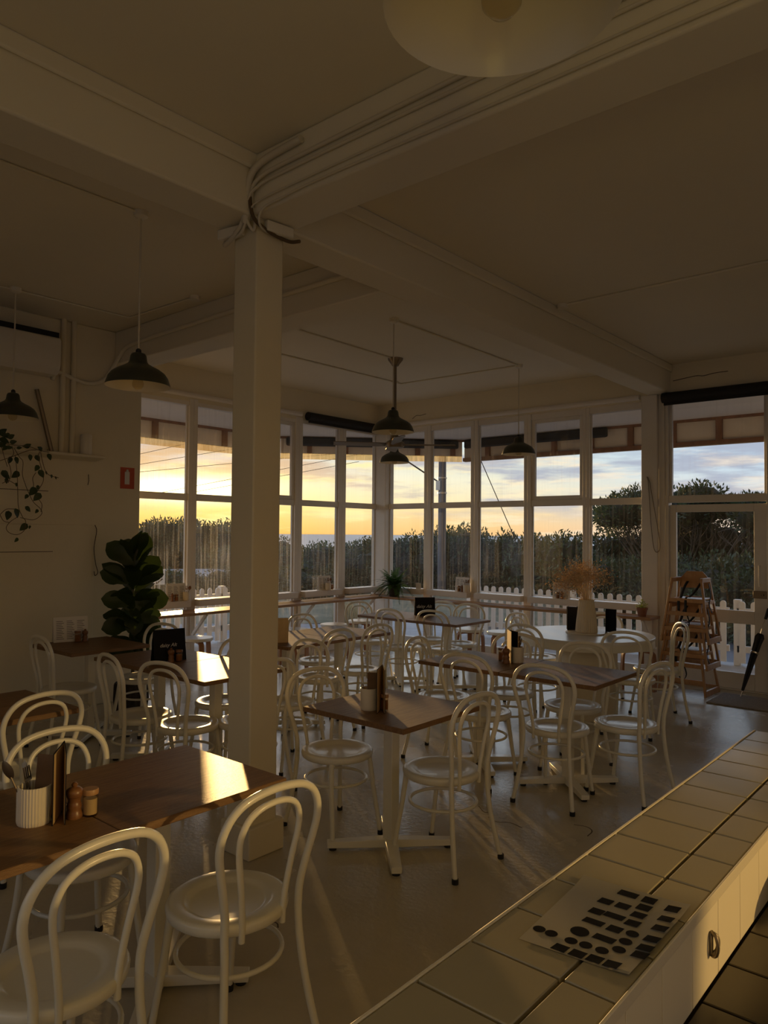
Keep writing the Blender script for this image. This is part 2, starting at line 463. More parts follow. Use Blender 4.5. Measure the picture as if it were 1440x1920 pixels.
    def strip(s, path, widthvec, thick=None):
        """ribbon along path; widthvec is a vector or a list of them"""
        P = [Vector(p) for p in path]
        W = widthvec if isinstance(widthvec, list) else [Vector(widthvec)] * len(P)
        vs = []
        for p, w in zip(P, W):
            vs += [p - w / 2, p + w / 2]
        return s.add(vs, [(2 * i, 2 * i + 1, 2 * i + 3, 2 * i + 2) for i in range(len(P) - 1)])
    def mesh(s, name):
        me = bpy.data.meshes.new(name)
        me.from_pydata(s.v, [], s.f)
        me.update()
        return me
    def build(s, name, material, parent=None, bevel=0.0, smooth=0.7, loc=None, rot=None):
        me = s.mesh(name)
        me.materials.append(material)
        if smooth:
            me.polygons.foreach_set('use_smooth', [True] * len(me.polygons))
            me.set_sharp_from_angle(angle=smooth)
        o = bpy.data.objects.new(name, me)
        col.objects.link(o)
        if parent: o.parent = parent
        if loc is not None: o.location = loc
        if rot is not None: o.rotation_euler = rot
        if bevel:
            b = o.modifiers.new('soft_edges', 'BEVEL'); b.width = bevel; b.segments = 2; b.limit_method = 'ANGLE'; b.angle_limit = 0.9
        return o

def spline(pts, per=6, closed=False):
    """Catmull-Rom through pts"""
    P = [Vector(p) for p in pts]; n = len(P); out = []
    segs = n if closed else n - 1
    for i in range(segs):
        p1, p2 = P[i], P[(i + 1) % n]
        p0 = P[i - 1] if (i > 0 or closed) else p1 * 2 - p2
        p3 = P[(i + 2) % n] if (i + 2 < n or closed) else p2 * 2 - p1
        for k in range(per):
            t = k / per
            out.append(0.5 * ((2 * p1) + (p2 - p0) * t + (2 * p0 - 5 * p1 + 4 * p2 - p3) * t * t + (3 * p1 - p0 - 3 * p2 + p3) * t ** 3))
    if not closed: out.append(P[-1].copy())
    return out

def tag(o, label=None, cat=None, group=None, kind=None):
    if label: o['label'] = label
    if cat: o['category'] = cat
    if group: o['group'] = group
    if kind: o['kind'] = kind
    return o

def thing(name, label, cat, loc=(0, 0, 0), rz=0.0, group=None):
    o = bpy.data.objects.new(name, None)
    o.empty_display_size = 0.1
    col.objects.link(o)
    o.location = loc; o.rotation_euler = (0, 0, rz)
    return tag(o, label, cat, group)

def struct(name, mb, m, parent=None, bevel=0.0, smooth=0.6, label=None):
    o = mb.build(name, m, parent, bevel, smooth)
    if not parent: o['kind'] = 'structure'
    if label: o['label'] = label
    return o

def copy_tree(src, parent=None):
    c = src.copy(); col.objects.link(c)
    if parent: c.parent = parent
    for ch in list(src.children): copy_tree(ch, c)
    return c

def text(body, name, size, material, parent=None, mtx=None, shear=0.0, extrude=0.0004):
    cu = bpy.data.curves.new(name, 'FONT')
    cu.body = body; cu.size = size; cu.shear = shear; cu.extrude = extrude
    cu.align_x = 'CENTER'; cu.align_y = 'CENTER'
    cu.materials.append(material)
    tmp = bpy.data.objects.new(name, cu); col.objects.link(tmp)
    me = bpy.data.meshes.new_from_object(tmp.evaluated_get(bpy.context.evaluated_depsgraph_get()))
    bpy.data.objects.remove(tmp)
    me.materials.clear(); me.materials.append(material)
    o = bpy.data.objects.new(name, me); col.objects.link(o)
    if parent: o.parent = parent
    if mtx is not None: o.matrix_local = mtx
    return o

# ------------------------------------------------------------------ room shell
XL, YR, CEIL = -7.45, 8.6, 3.62
WL, WEND = -6.7, 4.05
SOFF = 3.30

b = MB().box((-7.62, -2.65, -0.12), (3.65, 8.72, 0.0)); struct('floor', b, M['floor'])
for pts in ([(-2.38, 3.75), (-2.30, 3.72), (-2.24, 3.76), (-2.15, 3.74)], [(-2.52, 3.86), (-2.44, 3.80), (-2.40, 3.83)], [(-1.95, 3.98), (-1.88, 4.0), (-1.83, 3.96), (-1.82, 3.88)], [(-1.70, 6.30), (-1.62, 6.34), (-1.58, 6.30), (-1.48, 6.36)], [(-2.5, 2.1), (-2.42, 2.14), (-2.38, 2.12)]):
    o_ = MB().tube(spline([(x, y, 0.0) for x, y in pts], 4), 0.0035, 5).build('scuff_mark', M['crack'], bpy.data.objects['floor'], smooth=1.2); o_.scale = (1, 1, 0.3)
b = MB().box((-7.62, -2.65, CEIL), (3.65, 8.72, CEIL + 0.12)); struct('ceiling', b, M['ceiling'])
b = MB().box((WL - 0.25, -2.5, 0), (WL, WEND, CEIL)); struct('wall_left', b, M['wall'], bevel=0.012)
b = MB().box((-7.62, WEND - 0.15, 0), (WL - 0.25, WEND, CEIL)); struct('wall_bay', b, M['wall'])
# unseen walls behind and beside the camera; openings added to let in fill light
b = MB().box((-6.95, -2.65, 0), (3.65, -2.5, 0.9)).box((-6.95, -2.65, 2.9), (3.65, -2.5, CEIL)).box((-6.95, -2.65, 0.9), (-4.5, -2.5, 2.9)).box((2.9, -2.65, 0.9), (3.65, -2.5, 2.9)); struct('wall_back', b, M['wall'])
b = MB().box((3.5, -2.5, 0), (3.65, 8.5, 0.9)).box((3.5, -2.5, 2.9), (3.65, 8.5, CEIL)).box((3.5, -2.5, 0.9), (3.65, -1.8, 2.9)).box((3.5, 4.6, 0.9), (3.65, 8.5, 2.9)); struct('wall_right', b, M['wall'])
b = MB().box((-1.90, 8.5, 0), (3.5, 8.7, CEIL)); struct('wall_far', b, M['wall'])
b = MB().box((-7.60, WEND, 3.21), (-7.42, 8.70, CEIL)); struct('wall_left_header', b, M['wall'])
b = MB().box((-7.42, 8.52, 3.24), (-3.32, 8.70, CEIL)).box((-3.32, 8.50, 3.30), (-1.90, 8.70, CEIL))
struct('wall_far_header', b, M['wall'])
# dado panel that stands a little proud of the left wall
b = MB().box((WL, -2.5, 0.0), (WL + 0.03, 3.56, 1.72)); struct('trim_1', b, M['wall'], bevel=0.004)
# rounded moulding above the far windows
b = MB().tube([(-7.2, 8.50, 3.285), (-3.34, 8.50, 3.285)], 0.032, 10); struct('trim_2', b, M['trim'])
b = MB().tube([(-7.40, WEND, 3.285), (-7.40, 6.9, 3.285)], 0.032, 10); struct('trim_3', b, M['trim'])
b = MB().box((WL, -2.5, 0), (WL + 0.045, 3.56, 0.05)); struct('baseboard_left', b, M['wall'])
# fine cracks and old shelf marks in the plaster
b = MB().box((WL + 0.0, 2.4, 2.020), (WL + 0.002, 3.12, 2.026)); struct('trim_4', b, M['crack'])
b = MB().tube([(-6.697, 3.50, 2.2), (-6.697, 3.505, 2.14), (-6.697, 3.495, 2.1)], 0.003, 5); struct('trim_5', b, M['crack'])
b = MB().box((WL + 0.03, 2.4, 1.470), (WL + 0.032, 3.16, 1.476)); struct('trim_6', b, M['crack'])
crk = spline([(-2.95, 8.497, 3.43), (-2.7, 8.497, 3.455), (-2.62, 8.497, 3.445), (-2.5, 8.497, 3.46), (-2.36, 8.497, 3.462)], 5)
struct('trim_7', MB().tube(crk, 0.004, 5), M['crack'])
crk = spline([(-6.75, 8.517, 3.36), (-6.68, 8.517, 3.40), (-6.6, 8.517, 3.395), (-6.5, 8.517, 3.41)], 5)
struct('trim_8', MB().tube(crk, 0.0035, 5), M['crack'])

# beams
b = MB().box((-3.25, -2.5, SOFF), (-2.98, 8.52, CEIL)).box((-2.98, -2.5, 3.535), (-2.955, 8.5, CEIL)); struct('beam', b, M['ceiling'], bevel=0.012)
b = MB().box((-2.98, 2.42, SOFF + 0.002), (3.5, 2.69, CEIL)); struct('beam', b, M['ceiling'], bevel=0.01)
b = MB().box((WL, 3.75, SOFF + 0.001), (-3.25, 4.05, CEIL)); struct('beam', b, M['ceiling'], bevel=0.01)
b = MB().box((-7.42, 3.93, SOFF + 0.001), (WL - 0.25, 4.05, CEIL)); struct('beam', b, M['ceiling'])
# free-standing column with its boxed foot
b = MB().box((-3.175, 2.455, 0), (-2.99, 2.64, SOFF + 0.01)).box((-3.19, 2.43, 0), (-2.955, 2.665, 0.16))
struct('column', b, M['wall'], bevel=0.008)

# ------------------------------------------------------------------ glazing
NWIN = [0]
Z_RAILS = dict(bot=(0.0, 0.15), sill=(0.785, 0.865), transom=(2.035, 2.115), head=(3.165, 3.245))
def window(axis, a0, a1, w0, w1, sash=False, glass='glass', plane=0.0):
    """one bay of the glazed wall: a0..a1 between mullion centres, w0/w1 half mullion widths owned by this bay"""
    NWIN[0] += 1
    f = MB()
    def bx(m, u0, u1, z0, z1, d0, d1):
        if axis == 'Y': m.box((XL + d0, u0, z0), (XL + d1, u1, z1))
        else: m.box((u0, YR - d1, z0), (u1, YR - d0, z1))
    i0, i1 = a0 + w0, a1 - w1
    if w0: bx(f, a0, i0, 0, 3.245, -0.055, 0.035)
    if w1: bx(f, i1, a1, 0, 3.245, -0.055, 0.035)
    bx(f, i0, i1, 0.0, 0.15, -0.05, 0.03)
    bx(f, i0, i1, *Z_RAILS['transom'], -0.05, 0.02)
    bx(f, i0, i1, *Z_RAILS['head'], -0.05, 0.025)
    bx(f, i0, i1, *Z_RAILS['sill'], -0.05, 0.12)
    # thin glazing beads
    for z0, z1 in ((0.15, 0.785), (0.865, 2.035), (2.115, 3.165)):
        for u0, u1 in ((i0, i0 + 0.014), (i1 - 0.014, i1)):
            bx(f, u0, u1, z0, z1, -0.03, 0.0)
    o = f.build('window_%d' % NWIN[0], M['trim'], bevel=0.004)
    o['kind'] = 'structure'
    for z0, z1 in ((0.15, 0.785), (0.865, 2.035), (2.115, 3.165)):
        g = MB(); bx(g, i0, i1, z0, z1, -0.022, -0.017)
        g.build('pane', M[glass], o, smooth=0)
    if sash:
        s = MB()
        t = 0.05
        for u0, u1, z0, z1 in ((i0, i0 + t, 2.115, 3.165), (i1 - t, i1, 2.115, 3.165), (i0 + t, i1 - t, 2.115, 2.115 + t), (i0 + t, i1 - t, 3.165 - t, 3.165)):
            bx(s, u0, u1, z0, z1, -0.03, 0.012)
        s.build('awning_sash', M['trim'], o, bevel=0.004)
    return o
HM = 0.058
window('Y', 4.05, 5.175, 0.0, HM, glass='glass_dusty')
window('Y', 5.175, 6.03, HM, HM, glass='glass_dusty')
window('Y', 6.03, 6.88, HM, 0.065, sash=True, glass='glass_dusty')
window('Y', 6.88, 7.74, 0.065, 0.07)
window('Y', 7.74, 8.50, 0.07, 0.0)
window('X', -7.25, -6.505, 0.0, HM)
window('X', -6.505, -5.69, HM, HM)
window('X', -5.69, -4.86, HM, 0.052)
window('X', -4.86, -4.04, 0.052, 0.045, sash=True)
window('X', -4.04, -3.32, 0.045, 0.0, glass='glass_clean')
struct('corner_post', MB().box((-7.52, 8.50, 0), (-7.25, 8.70, 3.245)), M['trim'], bevel=0.006).name = 'column.001'
bpy.data.objects['column.001']['kind'] = 'structure'
b = MB().box((-3.32, 8.50, 0), (-3.135, 8.70, SOFF)).box((-3.135, 8.545, 0), (-3.065, 8.70, SOFF))
struct('column', b, M['trim'], bevel=0.006)

# door with fanlight
f = MB()
for x0, x1 in ((-3.065, -3.03), (-2.0, -1.90)):
    f.box((x0, 8.56, 0), (x1, 8.68, SOFF))
f.box((-3.03, 8.57, 2.045), (-2.0, 8.67, 2.125)).box((-3.03, 8.57, 3.22), (-2.0, 8.67, SOFF)).box((-3.03, 8.58, 0.0), (-2.0, 8.68, 0.012))
for x0, x1 in ((-3.03, -3.0), (-2.03, -2.0)): f.box((x0, 8.60, 2.125), (x1, 8.65, 3.22))
d = struct('door_1', f, M['trim'], bevel=0.004)
MB().box((-3.0, 8.62, 2.125), (-2.03, 8.626, 3.22)).build('fanlight_pane', M['glass_clean'], d, smooth=0)
lf = MB()
lf.box((-3.025, 8.60, 0.015), (-2.955, 8.645, 2.02)).box((-2.135, 8.60, 0.015), (-2.005, 8.645, 2.02))
lf.box((-2.955, 8.60, 1.935), (-2.135, 8.645, 2.02)).box((-2.955, 8.60, 0.72), (-2.135, 8.645, 0.862)).box((-2.955, 8.60, 0.015), (-2.135, 8.645, 0.19))
leaf = lf.build('door_leaf', M['trim'], d, bevel=0.004)
MB().box((-2.955, 8.62, 0.862), (-2.135, 8.626, 1.935)).build('upper_pane', M['glass_clean'], leaf, smooth=0)
MB().box((-2.955, 8.62, 0.19), (-2.135, 8.626, 0.72)).build('lower_pane', M['glass_clean'], leaf, smooth=0)
h = MB().box((-2.085, 8.56, 1.13), (-2.065, 8.572, 1.36))
for z in (1.145, 1.345): h.box((-2.08, 8.572, z - 0.008), (-2.07, 8.60, z + 0.008))
h.build('pull_handle', M['trim'], leaf, bevel=0.003)
MB().box((-2.145, 8.585, 1.005), (-2.005, 8.60, 1.085)).cyl((-2.05, 8.583, 1.045), 0.016, -0.01, 0.01).build('lock_plate', M['bronze'], leaf, bevel=0.003)

# ------------------------------------------------------------------ veranda, street and landscape
PZ = -0.06
b = MB().box((-9.75, 2.0, PZ - 0.1), (-7.5, 12.2, PZ)).box((-9.75, 8.6, PZ - 0.1), (3.6, 10.85, PZ - 0.001))
struct('path', b, M['deck'])
FA = [(-9.45, 0.5), (-9.45, 8.33), (-7.28, 10.6), (4.5, 10.6)]      # line of the veranda edge
OUT = [(-9.75, 0.5), (-9.75, 8.45), (-7.40, 10.9), (4.5, 10.9)]
poly = OUT + [(4.5, 8.70), (-7.52, 8.70), (-7.52, 0.5)]
b = MB().prism(poly, (0, 0, 3.30), (1, 0, 0), (0, 1, 0), (0, 0, 0.14)); struct('roof', b, M['soffit'])
def along(p, q, off0, off1, z0, z1):
    p, q = Vector((*p, 0)), Vector((*q, 0)); d = (q - p).normalized(); n = Vector((d.y, -d.x, 0))
    return [p - n * off0, q - n * off0, q - n * off1, p - n * off1]
def wallbox(m, p, q, off0, off1, z0, z1):
    c = along(p, q, off0, off1, z0, z1)
    vs = [(v.x, v.y, z0) for v in c] + [(v.x, v.y, z1) for v in c]
    m.add(vs, [(3, 2, 1, 0), (4, 5, 6, 7), (0, 1, 5, 4), (1, 2, 6, 5), (2, 3, 7, 6), (3, 0, 4, 7)])
for k, (p, q) in enumerate(zip(FA[:-1], FA[1:])):
    m = MB(); wallbox(m, p, q, 0.05, 0.09, 2.92 if k == 2 else 3.02, 3.30)
    fb = struct('fascia', m, M['fascia']); fb['kind'] = 'structure'
    L_ = (Vector(q) - Vector(p)).length; dv = (Vector(q) - Vector(p)) / L_
    m = MB(); wallbox(m, p, q, 0.0, 0.05, 3.265, 3.30)
    if k == 2: wallbox(m, p, q, 0.0, 0.05, 2.925, 2.985)
    m.build('batten', M['stud'], fb)
    n = int(L_ / 0.62); m = MB()
    for i in range(n + 1):
        a = Vector(p) + dv * (0.45 + i * 0.62); e = a + dv * 0.085
        wallbox(m, a, e, 0.005, 0.05, 2.985 if k == 2 else 3.02, 3.265)
    m.build('stud', M['stud'], fb)
    if k < 2:
        m = MB(); wallbox(m, p, q, 0.06, 0.063, 2.92, 3.02); m.build('valance', M['valance'], fb, smooth=0)
# rolled black blinds under the veranda edge
def rolled_blind(p, q, label):
    m = MB(); wallbox(m, p, q, -0.06, 0.0, 3.135, 3.285)
    o = m.build('outdoor_blind', M['blind'], bevel=0.03)
    return tag(o, label, 'roller blind')
rolled_blind((-9.38, 8.40), (-7.33, 10.53), 'black blind rolled up under the veranda edge across the corner')
rolled_blind((-7.2, 10.56), (-4.62, 10.56), 'black blind rolled up under the veranda edge outside the right windows')

# ground, verge, sea
b = MB()
R_ = 34.0; k = 64
vs = [(-3, 4, -0.2)] + [(-3 + R_ * math.cos(2 * PI * i / k), 4 + R_ * math.sin(2 * PI * i / k), -0.2) for i in range(k)]
b.add(vs, [(0, i + 1, (i + 1) % k + 1) for i in range(k)]); struct('road', b, M['asphalt'])
b = MB(); rng = random.Random(4)
rows = []
AZ0, AZ1, NA = math.radians(60), math.radians(188), 72
for r, z in ((15.3, -0.19), (16.4, -0.12), (18, -0.02), (22, 0.12), (27, 0.0), (36, -0.6), (60, -2.5), (90, -6.2)):
    rows.append([(r * math.cos(AZ0 + (AZ1 - AZ0) * i / NA), r * math.sin(AZ0 + (AZ1 - AZ0) * i / NA), z + rng.uniform(-.03, .03)) for i in range(NA + 1)])
vs = [v for row in rows for v in row]; fs = []
for i in range(len(rows) - 1):
    for j in range(NA):
        a = i * (NA + 1) + j; fs.append((a, a + 1, a + NA + 2, a + NA + 1))
b.add(vs, fs); struct('terrain', b, M['verge'])
b = MB().box((-5200, -3000, -8.3), (5200, 5200, -8.0)); struct('sea', b, M['sea'], smooth=0)

# ------------------------------------------------------------------ tables
TZ, TT = 0.745, 0.027
def make_table(sx, sy, label, loc, group=None):
    t = thing('cafe_table', label, 'table', (loc[0], loc[1], 0), 0, group)
    MB().box((-sx / 2, -sy / 2, TZ - TT), (sx / 2, sy / 2, TZ)).build('tabletop', M['wood'], t, bevel=0.003)
    m = MB().box((-0.031, -0.031, 0.04), (0.031, 0.031, TZ - TT - 0.008)).box((-0.16, -0.16, TZ - TT - 0.008), (0.16, 0.16, TZ - TT))
    m.build('pedestal', M['chair'], t, bevel=0.004)
    m = MB()
    for a in (45, 135):
        c, s = math.cos(math.radians(a)), math.sin(math.radians(a))
        n = Vector((-s, c, 0))
        for sg in (-1, 1):
            d = Vector((c, s, 0)) * sg
            pts0 = [d * 0.0, d * 0.335]
            w0, w1 = 0.034, 0.026
            vs = []
            for p, w, zt in ((pts0[0], w0, 0.058), (pts0[1], w1, 0.046)):
                vs += [p - n * w + Vector((0, 0, 0.016)), p + n * w + Vector((0, 0, 0.016)), p + n * w + Vector((0, 0, zt)), p - n * w + Vector((0, 0, zt))]
            m.add(vs, [(0, 1, 2, 3), (7, 6, 5, 4), (0, 4, 5, 1), (1, 5, 6, 2), (2, 6, 7, 3), (3, 7, 4, 0)])
    m.build('cross_base', M['chair'], t, bevel=0.003)
    for a in (45, 135, 225, 315):
        r = math.radians(a)
        MB().cyl((0.305 * math.cos(r), 0.305 * math.sin(r), 0), 0.02, 0, 0.018, 10).build('foot_pad', M['rubber'], t)
    return t
def tbl(x0, x1, y0, y1, label):
    return make_table(x1 - x0, y1 - y0, label, ((x0 + x1) / 2, (y0 + y1) / 2))
tbl(-2.73, -2.085, 1.225, 1.89, 'brown wooden table nearest the white column, sunlit patch on its top')
tbl(-2.73, -2.085, 0.555, 1.22, 'brown wooden table at lower left carrying the ribbed cutlery cup')
tbl(-2.875, -2.19, 2.715, 3.36, 'square brown wooden table standing alone in the middle of the room')
tbl(-3.31, -2.635, 4.265, 4.91, 'left one of two joined wooden tables, beyond the lone middle table')
tbl(-2.63, -1.95, 4.265, 4.91, 'right one of two joined wooden tables, its corner nearest the high chairs')
tbl(-5.16, -4.44, 4.02, 4.655, 'wooden table just right of the column with a tan menu board on it')
tbl(-5.16, -4.44, 4.66, 5.30, 'wooden table joined behind the one with the tan menu board')
tbl(-4.44, -3.775, 2.74, 3.41, 'sunlit wooden table half hidden behind the white column')
tbl(-5.11, -4.445, 2.74, 3.41, 'wooden table with a black menu and brown jars, left of the column')
tbl(-5.66, -4.985, 6.17, 6.81, 'wooden table at the back corner carrying the tall black menu')
tbl(-4.98, -4.305, 6.17, 6.81, 'wooden table at the back, joined right of the one with the black menu')
tbl(-4.35, -3.70, 1.25, 1.92, 'dark wooden table at the left edge behind two white chairs')
tbl(-6.05, -5.37, 2.70, 3.36, 'wooden table against the left wall below the plant shelf')

def round_table():
    t = thing('round_table', 'round white topped table with a drum base by the right windows', 'table', (-3.05, 6.48, 0))
    MB().lathe([(0, 0.722), (0.60, 0.722), (0.605, 0.728), (0.605, 0.745), (0.60, 0.75), (0, 0.75)], 64).build('tabletop', M['stooltop'], t)
    MB().lathe([(0.585, 0.66), (0.60, 0.66), (0.60, 0.722), (0.585, 0.722)], 64).build('apron', M['chair'], t)
    MB().lathe([(0, 0), (0.27, 0), (0.275, 0.01), (0.275, 0.70), (0.26, 0.722), (0, 0.722)], 40).build('drum_base', M['board'], t)
round_table()

# ------------------------------------------------------------------ bentwood style metal chairs
def make_chair():
    t = thing('cafe_chair', 'x', 'chair')
    sy = -0.02
    MB().lathe([(0, 0.418), (0.19, 0.418), (0.197, 0.424), (0.200, 0.436), (0.200, 0.446), (0.196, 0.455), (0.186, 0.458), (0.150, 0.456),
                (0.138, 0.451), (0.128, 0.444), (0.118, 0.441), (0, 0.440)], 44, (0, 0, 0)).build('seat', M['chair'], t, smooth=0.9)
    # outer hoop
    half = [(0.150, -0.178, 0.43), (0.152, -0.182, 0.50), (0.168, -0.192, 0.58), (0.189, -0.204, 0.66), (0.199, -0.213, 0.72), (0.190, -0.222, 0.775), (0.158, -0.230, 0.823), (0.10, -0.235, 0.853)]
    path = spline(half + [(0, -0.237, 0.864)] + [(-x, y, z) for x, y, z in reversed(half)], 4)
    MB().tube(path, 0.0130, 10).build('back_hoop', M['chair'], t, smooth=1.2)
    ih = [(0.083, -0.176, 0.40), (0.085, -0.180, 0.48), (0.103, -0.192, 0.60), (0.118, -0.203, 0.68), (0.119, -0.212, 0.735), (0.098, -0.222, 0.785), (0.055, -0.228, 0.812)]
    path = spline(ih + [(0, -0.230, 0.820)] + [(-x, y, z) for x, y, z in reversed(ih)], 4)
    MB().tube(path, 0.0105, 8).build('inner_hoop', M['chair'], t, smooth=1.2)
    for s in (1, -1):
        path = spline([(0.150 * s, -0.178, 0.43), (0.151 * s, -0.182, 0.36), (0.161 * s, -0.194, 0.24), (0.176 * s, -0.214, 0.12), (0.192 * s, -0.236, 0.012)], 3)
        lg = MB().tube(path, 0.0130, 10).build('leg', M['chair'], t, smooth=1.2)
        MB().lathe([(0, 0), (0.016, 0), (0.0165, 0.006), (0.0165, 0.024), (0, 0.024)], 12, (0.193 * s, -0.237, 0)).build('rubber_foot', M['rubber'], lg)
        path = [(0.128 * s, 0.128, 0.425), (0.141 * s, 0.146, 0.27), (0.152 * s, 0.172, 0.12), (0.160 * s, 0.190, 0.012)]
        lg = MB().tube(path, [0.0145, 0.0135, 0.0125, 0.012], 10).build('leg', M['chair'], t, smooth=1.2)
        MB().lathe([(0, 0), (0.015, 0), (0.0155, 0.006), (0.0155, 0.024), (0, 0.024)], 12, (0.1605 * s, 0.191, 0)).build('rubber_foot', M['rubber'], lg)
    ring = [(0.172 * math.cos(2 * PI * i / 36), -0.012 + 0.172 * math.sin(2 * PI * i / 36), 0.292) for i in range(36)]
    MB().tube(ring, 0.0085, 8, closed=True).build('ring_stretcher', M['chair'], t, smooth=1.2)
    return t
CHAIRS = [
    # x, y, degrees, label
    (-2.03, 0.99, 93, 'white chair in the lower left corner, nearest the camera'),
    (-2.00, 1.559, 90, 'white chair at the near table, its hoop in front of the column foot'),
    (-2.69, 1.41, -92, 'white chair across the near table, its hoop behind the ribbed cup'),
    (-3.846, 1.68, 94, 'white chair in front of the dark left table, behind the near table'),
    (-4.52, 1.60, -90, 'white chair cut off at the left edge beyond the dark table'),
    (-4.43, 2.72, -8, 'white chair left of its neighbour at the black menu table'),
    (-4.01, 2.785, 13, 'white chair with a bright sunlit seat, left of the column'),
    (-4.36, 3.33, 196, 'white chair with sunlit seat on the window side of the black menu table'),
    (-3.79, 3.10, 90, 'white chair mostly hidden behind the column, at the sunlit table end'),
    (-5.566, 3.42, 194, 'white chair in front of the dark basket of the fig tree'),
    (-2.275, 3.134, 88, 'white chair on the right side of the lone middle table'),
    (-2.91, 3.016, -100.3, 'white chair on the left side of the lone middle table'),
    (-4.489, 4.421, 91, 'white chair in front of the table with the tan menu board'),
    (-4.478, 4.912, 89, 'white chair in front of the table joined behind the tan menu board'),
    (-5.092, 5.002, -88, 'white chair on the window side of the tan menu board table'),
    (-4.00, 3.62, 180, 'white chair just right of the column, half of its hoop showing'),
    (-2.229, 4.315, 5, 'white chair facing away in front of the right joined table'),
    (-1.936, 4.691, 82, 'white chair at the right end of the joined tables'),
    (-2.80, 4.325, 3, 'white chair facing away in front of the left joined table'),
    (-3.28, 4.54, -80, 'white chair at the left end of the joined tables'),
    (-2.426, 4.93, 182, 'white chair on the far side of the right joined table, below the vase'),
    (-3.005, 5.008, 194, 'white chair on the far side of the joined tables behind the cutlery cup'),
    (-3.30, 6.02, -6, 'white chair at the left front of the round table'),
    (-3.645, 6.60, -94, 'white chair at the left rim of the round table, by the windows'),
    (-3.22, 7.05, 185, 'white chair behind the vase on the far side of the round table'),
    (-2.51, 6.19, 12, 'white chair in front of the right half of the round table'),
    (-2.52, 6.80, 128, 'white chair seen edge on beside the wooden high chairs'),
    (-5.04, 6.22, 0, 'white chair facing away at the left table of the back corner'),
    (-4.64, 6.42, 4, 'white chair facing away below the tall black menu at the back'),
    (-5.61, 6.35, -97, 'white chair at the left end of the back corner tables'),
    (-5.16, 6.90, 180, 'white chair directly behind the tall black menu at the back'),
    (-4.73, 6.84, 185, 'white chair on the window side of the back tables, right of the black menu'),
    (-5.59, 2.80, -3, 'white chair at the wall table below the plant shelf'),
]
proto = make_chair()
for i, (x, y, a, lab) in enumerate(CHAIRS):
    o = proto if i == 0 else copy_tree(proto)
    o.location = (x, y, 0); o.rotation_euler = (0, 0, math.radians(a))
    o['label'] = lab; o['group'] = 'white bentwood style cafe chairs'

# ------------------------------------------------------------------ stools and window ledges
def make_stool():
    t = thing('wooden_stool', 'x', 'stool')
    MB().lathe([(0, 0.425), (0.172, 0.425), (0.178, 0.431), (0.178, 0.454), (0.174, 0.46), (0, 0.46)], 36).build('seat', M['stooltop'], t)
    for k in range(3):
        a = math.radians(90 + 120 * k)
        d = Vector((math.cos(a), math.sin(a), 0))
        path = [d * 0.04 + Vector((0, 0, 0.412)), d * 0.13 + Vector((0, 0, 0.412)), d * 0.165 + Vector((0, 0, 0.40)), d * 0.182 + Vector((0, 0, 0.365)), d * 0.19 + Vector((0, 0, 0.2)), d * 0.19 + Vector((0, 0, 0.0))]
        m = MB(); n = Vector((-d.y, d.x, 0)) * 0.028
        P = spline(path, 4); prev = None; vs = []
        for i, p in enumerate(P):
            tg = (P[min(i + 1, len(P) - 1)] - P[max(i - 1, 0)]).normalized()
            u = n.normalized().cross(tg) * 0.0115
            vs += [p - n - u, p + n - u, p + n + u, p - n + u]
        fs = [(3, 2, 1, 0), tuple(range(len(vs) - 4, len(vs)))]
        for i in range(len(P) - 1):
            for j in range(4):
                j2 = (j + 1) % 4
                fs.append((i * 4 + j, i * 4 + j2, i * 4 + 4 + j2, i * 4 + 4 + j))
        m.add(vs, fs).build('leg', M['stoolwood'], t, smooth=0.8)
    return t
STOOLS = [(-7.12, 5.06, 10, 'sunlit round stool under the left window ledge, beside the black menu'),
          (-6.88, 6.34, 40, 'round stool under the left window ledge, behind the tan board table'),
          (-6.90, 7.06, 75, 'round stool under the left window ledge, second from the corner'),
          (-6.92, 7.62, 20, 'round stool under the left window ledge nearest the corner post'),
          (-5.32, 7.93, 35, 'wooden legged stool under the right window ledge, behind the back tables'),
          (-4.88, 7.97, 60, 'wooden legged stool under the right ledge, at the cutlery cup'),
          (-3.13, 7.95, 15, 'wooden legged stool under the right ledge, behind the round table')]
ps = make_stool()
for i, (x, y, a, lab) in enumerate(STOOLS):
    o = ps if i == 0 else copy_tree(ps)
    o.location = (x, y, 0); o.rotation_euler = (0, 0, math.radians(a)); o['label'] = lab; o['group'] = 'round stools along the window ledges'

lg = thing('window_ledge', 'narrow wooden bar ledge along the left windows', 'ledge', (0, 0, 0))
MB().box((-7.41, 4.07, 0.718), (-7.04, 8.49, 0.75)).build('ledge_board', M['ledgewood'], lg, bevel=0.004)
for y in (5.17, 6.88, 8.1):
    MB().bar((-7.40, y, 0.42), (-7.10, y, 0.715), 0.03, 0.03).box((-7.41, y - 0.015, 0.40), (-7.385, y + 0.015, 0.718)).build('bracket', M['trim'], lg)
lg = thing('window_ledge', 'narrow wooden bar ledge along the right windows', 'ledge', (0, 0, 0))
MB().box((-7.035, 8.19, 0.718), (-3.10, 8.49, 0.75)).build('ledge_board', M['ledgewood'], lg, bevel=0.004)
for x in (-6.5, -4.9, -3.2):
    MB().bar((x, 8.48, 0.42), (x, 8.22, 0.715), 0.03, 0.03).box((x - 0.015, 8.46, 0.40), (x + 0.015, 8.485, 0.718)).build('bracket', M['trim'], lg)

